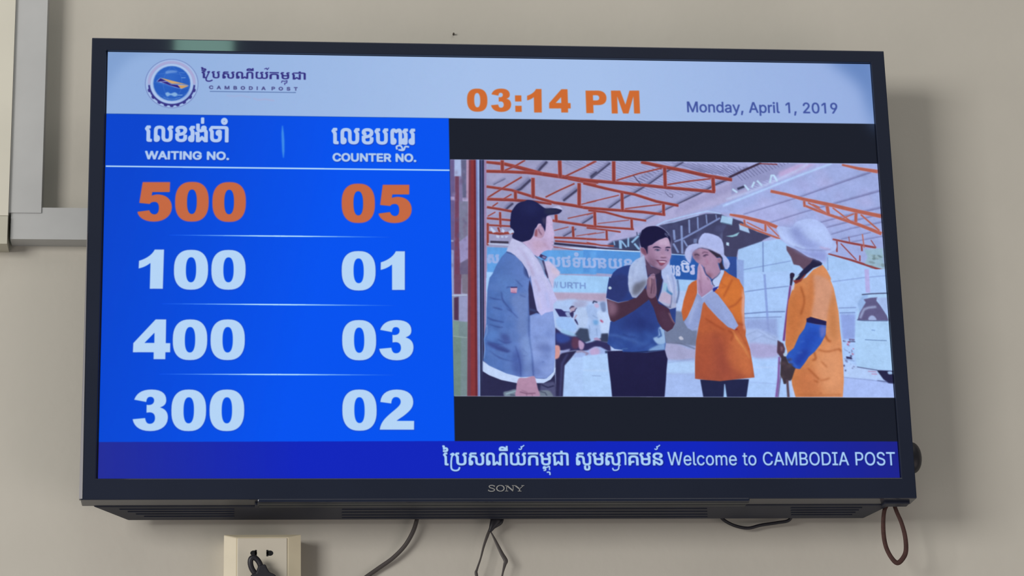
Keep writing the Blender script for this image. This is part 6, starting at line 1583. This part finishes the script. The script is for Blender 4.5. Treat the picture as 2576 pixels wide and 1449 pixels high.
bm = bmesh.new()
sp = smooth_open(np.array([(346, 240), (330, 226), (300, 222), (272, 232), (282, 252), (318, 264), (346, 280), (332, 298), (300, 303), (272, 297), (260, 282)], float), 4)
ribbon2(bm, sp, 11)
ribbon2(bm, [(347, 224), (347, 242)], 6)
ribbon2(bm, [(260, 280), (260, 300)], 6)
t = np.linspace(0, 2 * math.pi, 33)
ribbon2(bm, np.c_[424 + 50 * np.cos(t), 262 + 39 * np.sin(t)], 8 + 7 * np.abs(np.cos(t)))
ribbon2(bm, [(488, 225), (530, 225)], 7)
ribbon2(bm, [(488, 300), (530, 300)], 7)
ribbon2(bm, [(509, 225), (509, 300)], 8)
ribbon2(bm, [(512, 226), (598, 298)], 17)
ribbon2(bm, [(597, 226), (597, 300)], 8)
ribbon2(bm, [(580, 225), (640, 225)], 7)
ribbon2(bm, [(628, 227), (682, 270)], 16)
ribbon2(bm, [(734, 227), (686, 268)], 8)
ribbon2(bm, [(708, 225), (748, 225)], 7)
ribbon2(bm, [(684, 264), (684, 300)], 15)
ribbon2(bm, [(660, 301), (710, 301)], 7)
bmesh.ops.translate(bm, verts=bm.verts, vec=(0, 0, 0))
lg = tvpart('maker_lettering', bm, M_LOGO)
lg['label'] = 'small silver letters SONY'

# ------------------------------------------------------------------ wall socket
SY = 0.066
sx0, sx1 = X(563, 1400, SY), X(757, 1400, SY)
sz1 = Z(660, 1343, SY)
sz0 = sz1 - (sx1 - sx0)
sc = thing('power_socket', 'square ivory wall socket box below the left part of the television', 'socket', ((sx0 + sx1) / 2, YW, (sz0 + sz1) / 2))
def sockpart(name, bm, mat, parent=None, **kw):
    bmesh.ops.translate(bm, verts=bm.verts, vec=(-(sx0 + sx1) / 2, -YW, -(sz0 + sz1) / 2))
    return from_bm(name, bm, mat, parent or sc, **kw)
bm = bmesh.new()
box(bm, sx0 + 0.0015, sx1 - 0.0015, SY + 0.008, YW, sz0 + 0.0015, sz1 - 0.0015)
sockpart('back_box', bm, M_SOCK, bevel=0.002)
bm = bmesh.new()
ins = 0.0135
prism(bm, [(sx0 + ins, SY, sz0 + 0.004), (sx1 - ins, SY, sz0 + 0.004), (sx1 - ins, SY, sz1 - 0.004), (sx0 + ins, SY, sz1 - 0.004)],
      [(sx0, SY + 0.0045, sz0), (sx1, SY + 0.0045, sz0), (sx1, SY + 0.0045, sz1), (sx0, SY + 0.0045, sz1)])
f = [v for v in bm.verts if v.co.y > SY + 0.001]
r = bmesh.ops.extrude_face_region(bm, geom=[fa for fa in bm.faces if all(v in f for v in fa.verts)])
bmesh.ops.translate(bm, verts=[g for g in r['geom'] if isinstance(g, bmesh.types.BMVert)], vec=(0, 0.005, 0))
plate = sockpart('face_plate', bm, M_SOCK, bevel=0.0012)
bm = bmesh.new()
mx0, mx1 = X(597, 1400, SY), X(722, 1400, SY)
box(bm, mx0, mx1, SY - 0.0009, SY + 0.002, sz0 + 0.007, Z(660, 1354, SY))
ins_o = sockpart('insert', bm, M_SOCKC, bevel=0.0006)
ins_o['label'] = 'paler central insert with pin holes'
def hole(px, py, kind, rows=1):
    bm = bmesh.new()
    p = at(px, py, SY - 0.0009)
    if kind == 'round':
        n = 18
        F_ = [(p.x + 0.0037 * math.cos(2 * math.pi * i / n), SY - 0.00105, p.z + 0.0030 * math.sin(2 * math.pi * i / n)) for i in range(n)]
        prism(bm, F_, [(a, SY + 0.001, c_) for a, _, c_ in F_])
    else:
        box(bm, p.x - 0.0011, p.x + 0.0011, SY - 0.00105, SY + 0.001, p.z - 0.0036, p.z + 0.0036)
    sockpart('pin_hole', bm, M_DARK)
for a in ((638, 1391.5, 'round'), (643.5, 1391.5, 'slot'), (672.5, 1391.5, 'slot'), (679, 1391.5, 'round')):
    hole(*a)

# black plug with a finger ring in the lower outlet
PY = SY - 0.014
pp = at(660, 1452, PY)
pl = thing('power_plug', 'black plug with an oval finger ring pushed into the ivory socket', 'plug', (pp.x, SY - 0.001, pp.z))
def plugpart(name, bm, mat, **kw):
    bmesh.ops.translate(bm, verts=bm.verts, vec=(-pp.x, -(SY - 0.001), -pp.z))
    return from_bm(name, bm, mat, pl, **kw)
bm = bmesh.new()
cen = at(643.5, 1424, PY - 0.002)
P_ = []
for i in range(26):
    a = 2 * math.pi * i / 26
    x, z = 0.0056 * math.cos(a), 0.0092 * math.sin(a)
    r_ = math.radians(18)
    P_.append(Vector((cen.x + x * math.cos(r_) - z * math.sin(r_) * -0.0 + z * -0.30, PY - 0.002 - 0.002 * math.sin(a), cen.z + z + 0.0)))
tube(bm, P_, 0.0031, 12, closed=True)
plugpart('finger_ring', bm, M_BLACK, smooth=True)
bm = bmesh.new()
A1 = [at(650, 1424, PY), at(668, 1421, PY), at(672, 1431, PY), at(678, 1441, PY), at(692, 1447, PY), at(700, 1462, PY), at(700, 1500, PY), at(625, 1500, PY), at(625, 1462, PY), at(632, 1447, PY), at(643, 1443, PY)]
prism(bm, [(p.x, PY - 0.006, p.z) for p in A1], [(p.x, SY - 0.0012, p.z) for p in A1])
plugpart('plug_body', bm, M_BLACK, bevel=0.0022, seg=3)

P_ = curve_pts([at(662, 1495, PY + 0.004), at(662, 1530, PY + 0.006), at(670, 1600, PY + 0.02), at(690, 1760, 0.094), at(700, 2200, 0.097)], 8)
bm = bmesh.new()
tube(bm, P_, 0.0028, 10)
plugpart('cord', bm, M_BLACK, smooth=True)

# ------------------------------------------------------------------ cables below the television
def cable(name, label, cat, pts, rad, mat, flat=1.0, n=8, seg=12):
    P3 = curve_pts([at(a, b, y) for a, b, y in pts], n)
    if isinstance(rad, (list, tuple)):
        rad = list(np.interp(np.linspace(0, 1, len(P3)), np.linspace(0, 1, len(rad)), rad))
    bm = bmesh.new()
    tube(bm, P3, rad, seg, flat)
    return tag(from_bm(name, bm, mat, smooth=True), label, cat)


cable('power_cable', 'grey-brown cable curving down to the left from under the middle of the television', 'cable',
      [(1054, 1268, 0.0865), (1050, 1300, 0.088), (1040, 1335, 0.089), (1019, 1372, 0.091), (988, 1404, 0.093), (950, 1431, 0.095), (915, 1456, 0.096), (870, 1492, 0.097), (820, 1560, 0.0975), (800, 1680, 0.0975), (806, 1900, 0.0975), (800, 2300, 0.0975)], 0.0024, M_CORD)
cable('sagging_cable', 'short black cable sagging just below the right part of the television underside', 'cable',
      [(1805, 1290, 0.083), (1822, 1309, 0.085), (1850, 1323, 0.088), (1882, 1328.5, 0.09), (1915, 1321, 0.09), (1955, 1315, 0.088), (1984, 1309, 0.085), (1995, 1290, 0.083)], 0.0019, M_BLACK)
# forked strap: knot and two tails
st = thing('hanging_strap', 'thin black forked strap hanging under the middle of the television', 'strap', tuple(at(1245, 1310, 0.086)))
def strap(name, pts, rad, mat, flat=0.35):
    P3 = curve_pts([at(a, b, y) for a, b, y in pts], 8)
    rad = list(np.interp(np.linspace(0, 1, len(P3)), np.linspace(0, 1, len(rad)), rad))
    bm = bmesh.new()
    tube(bm, P3, rad, 10, flat)
    bmesh.ops.translate(bm, verts=bm.verts, vec=tuple(-v for v in st.location))
    return from_bm(name, bm, mat, st, smooth=True)
strap('knot', [(1250, 1290, 0.087), (1247, 1308, 0.086), (1240, 1322, 0.085), (1232, 1338, 0.085)], [0.005, 0.0066, 0.0042, 0.0016], M_BLACK, 0.6)
strap('tail', [(1234, 1328, 0.085), (1226, 1348, 0.085), (1217, 1374, 0.085), (1209, 1405, 0.085), (1200, 1432, 0.085), (1198, 1444, 0.085), (1206, 1475, 0.086), (1218, 1530, 0.088), (1232, 1590, 0.09)], [0.0016, 0.0017, 0.0013, 0.0010, 0.0012, 0.0019, 0.0012, 0.0012, 0.0012], M_CORD)
strap('tail', [(1230, 1332, 0.085), (1238, 1344, 0.085), (1250, 1368, 0.085), (1262, 1392, 0.085), (1272, 1410, 0.085), (1270, 1420, 0.085), (1265, 1440, 0.085), (1258, 1475, 0.086), (1246, 1530, 0.088), (1233, 1592, 0.09)], [0.0005, 0.0009, 0.0017, 0.0022, 0.0026, 0.0019, 0.0011, 0.0011, 0.0011, 0.0011], M_CORD)
strap('tail', [(1262, 1296, 0.087), (1258, 1312, 0.086), (1247, 1322, 0.085), (1240, 1330, 0.085)], [0.003, 0.0035, 0.0026, 0.001], M_BLACK, 0.6)
# brown loop
cable('hanging_loop', 'brown cord loop hanging below the lower right corner of the television', 'cord loop',
      [(2232, 1268, 0.045), (2225, 1284, 0.046), (2222, 1310, 0.047), (2223, 1345, 0.048), (2229, 1376, 0.049), (2242, 1402, 0.049), (2257, 1416, 0.049), (2271, 1405, 0.049), (2279, 1385, 0.049),
       (2277, 1350, 0.048), (2268, 1316, 0.047), (2256, 1288, 0.046), (2248, 1266, 0.045)], [0.0024, 0.0024, 0.0026, 0.0026, 0.0028, 0.0028, 0.0026, 0.0024, 0.0024], M_BROWN, flat=0.7)

# nail above the television
c = at(1141, 85.5, YW - 0.002)
bm = bmesh.new()
bmesh.ops.create_cone(bm, cap_ends=True, segments=12, radius1=0.0011, radius2=0.0011, depth=0.004, matrix=Matrix.Translation((c.x, YW - 0.0018, c.z)) @ Matrix.Rotation(math.pi / 2, 4, 'X'))
tag(from_bm('nail', bm, M_NAIL), 'tiny dark nail in the bare wall above the television', 'nail')
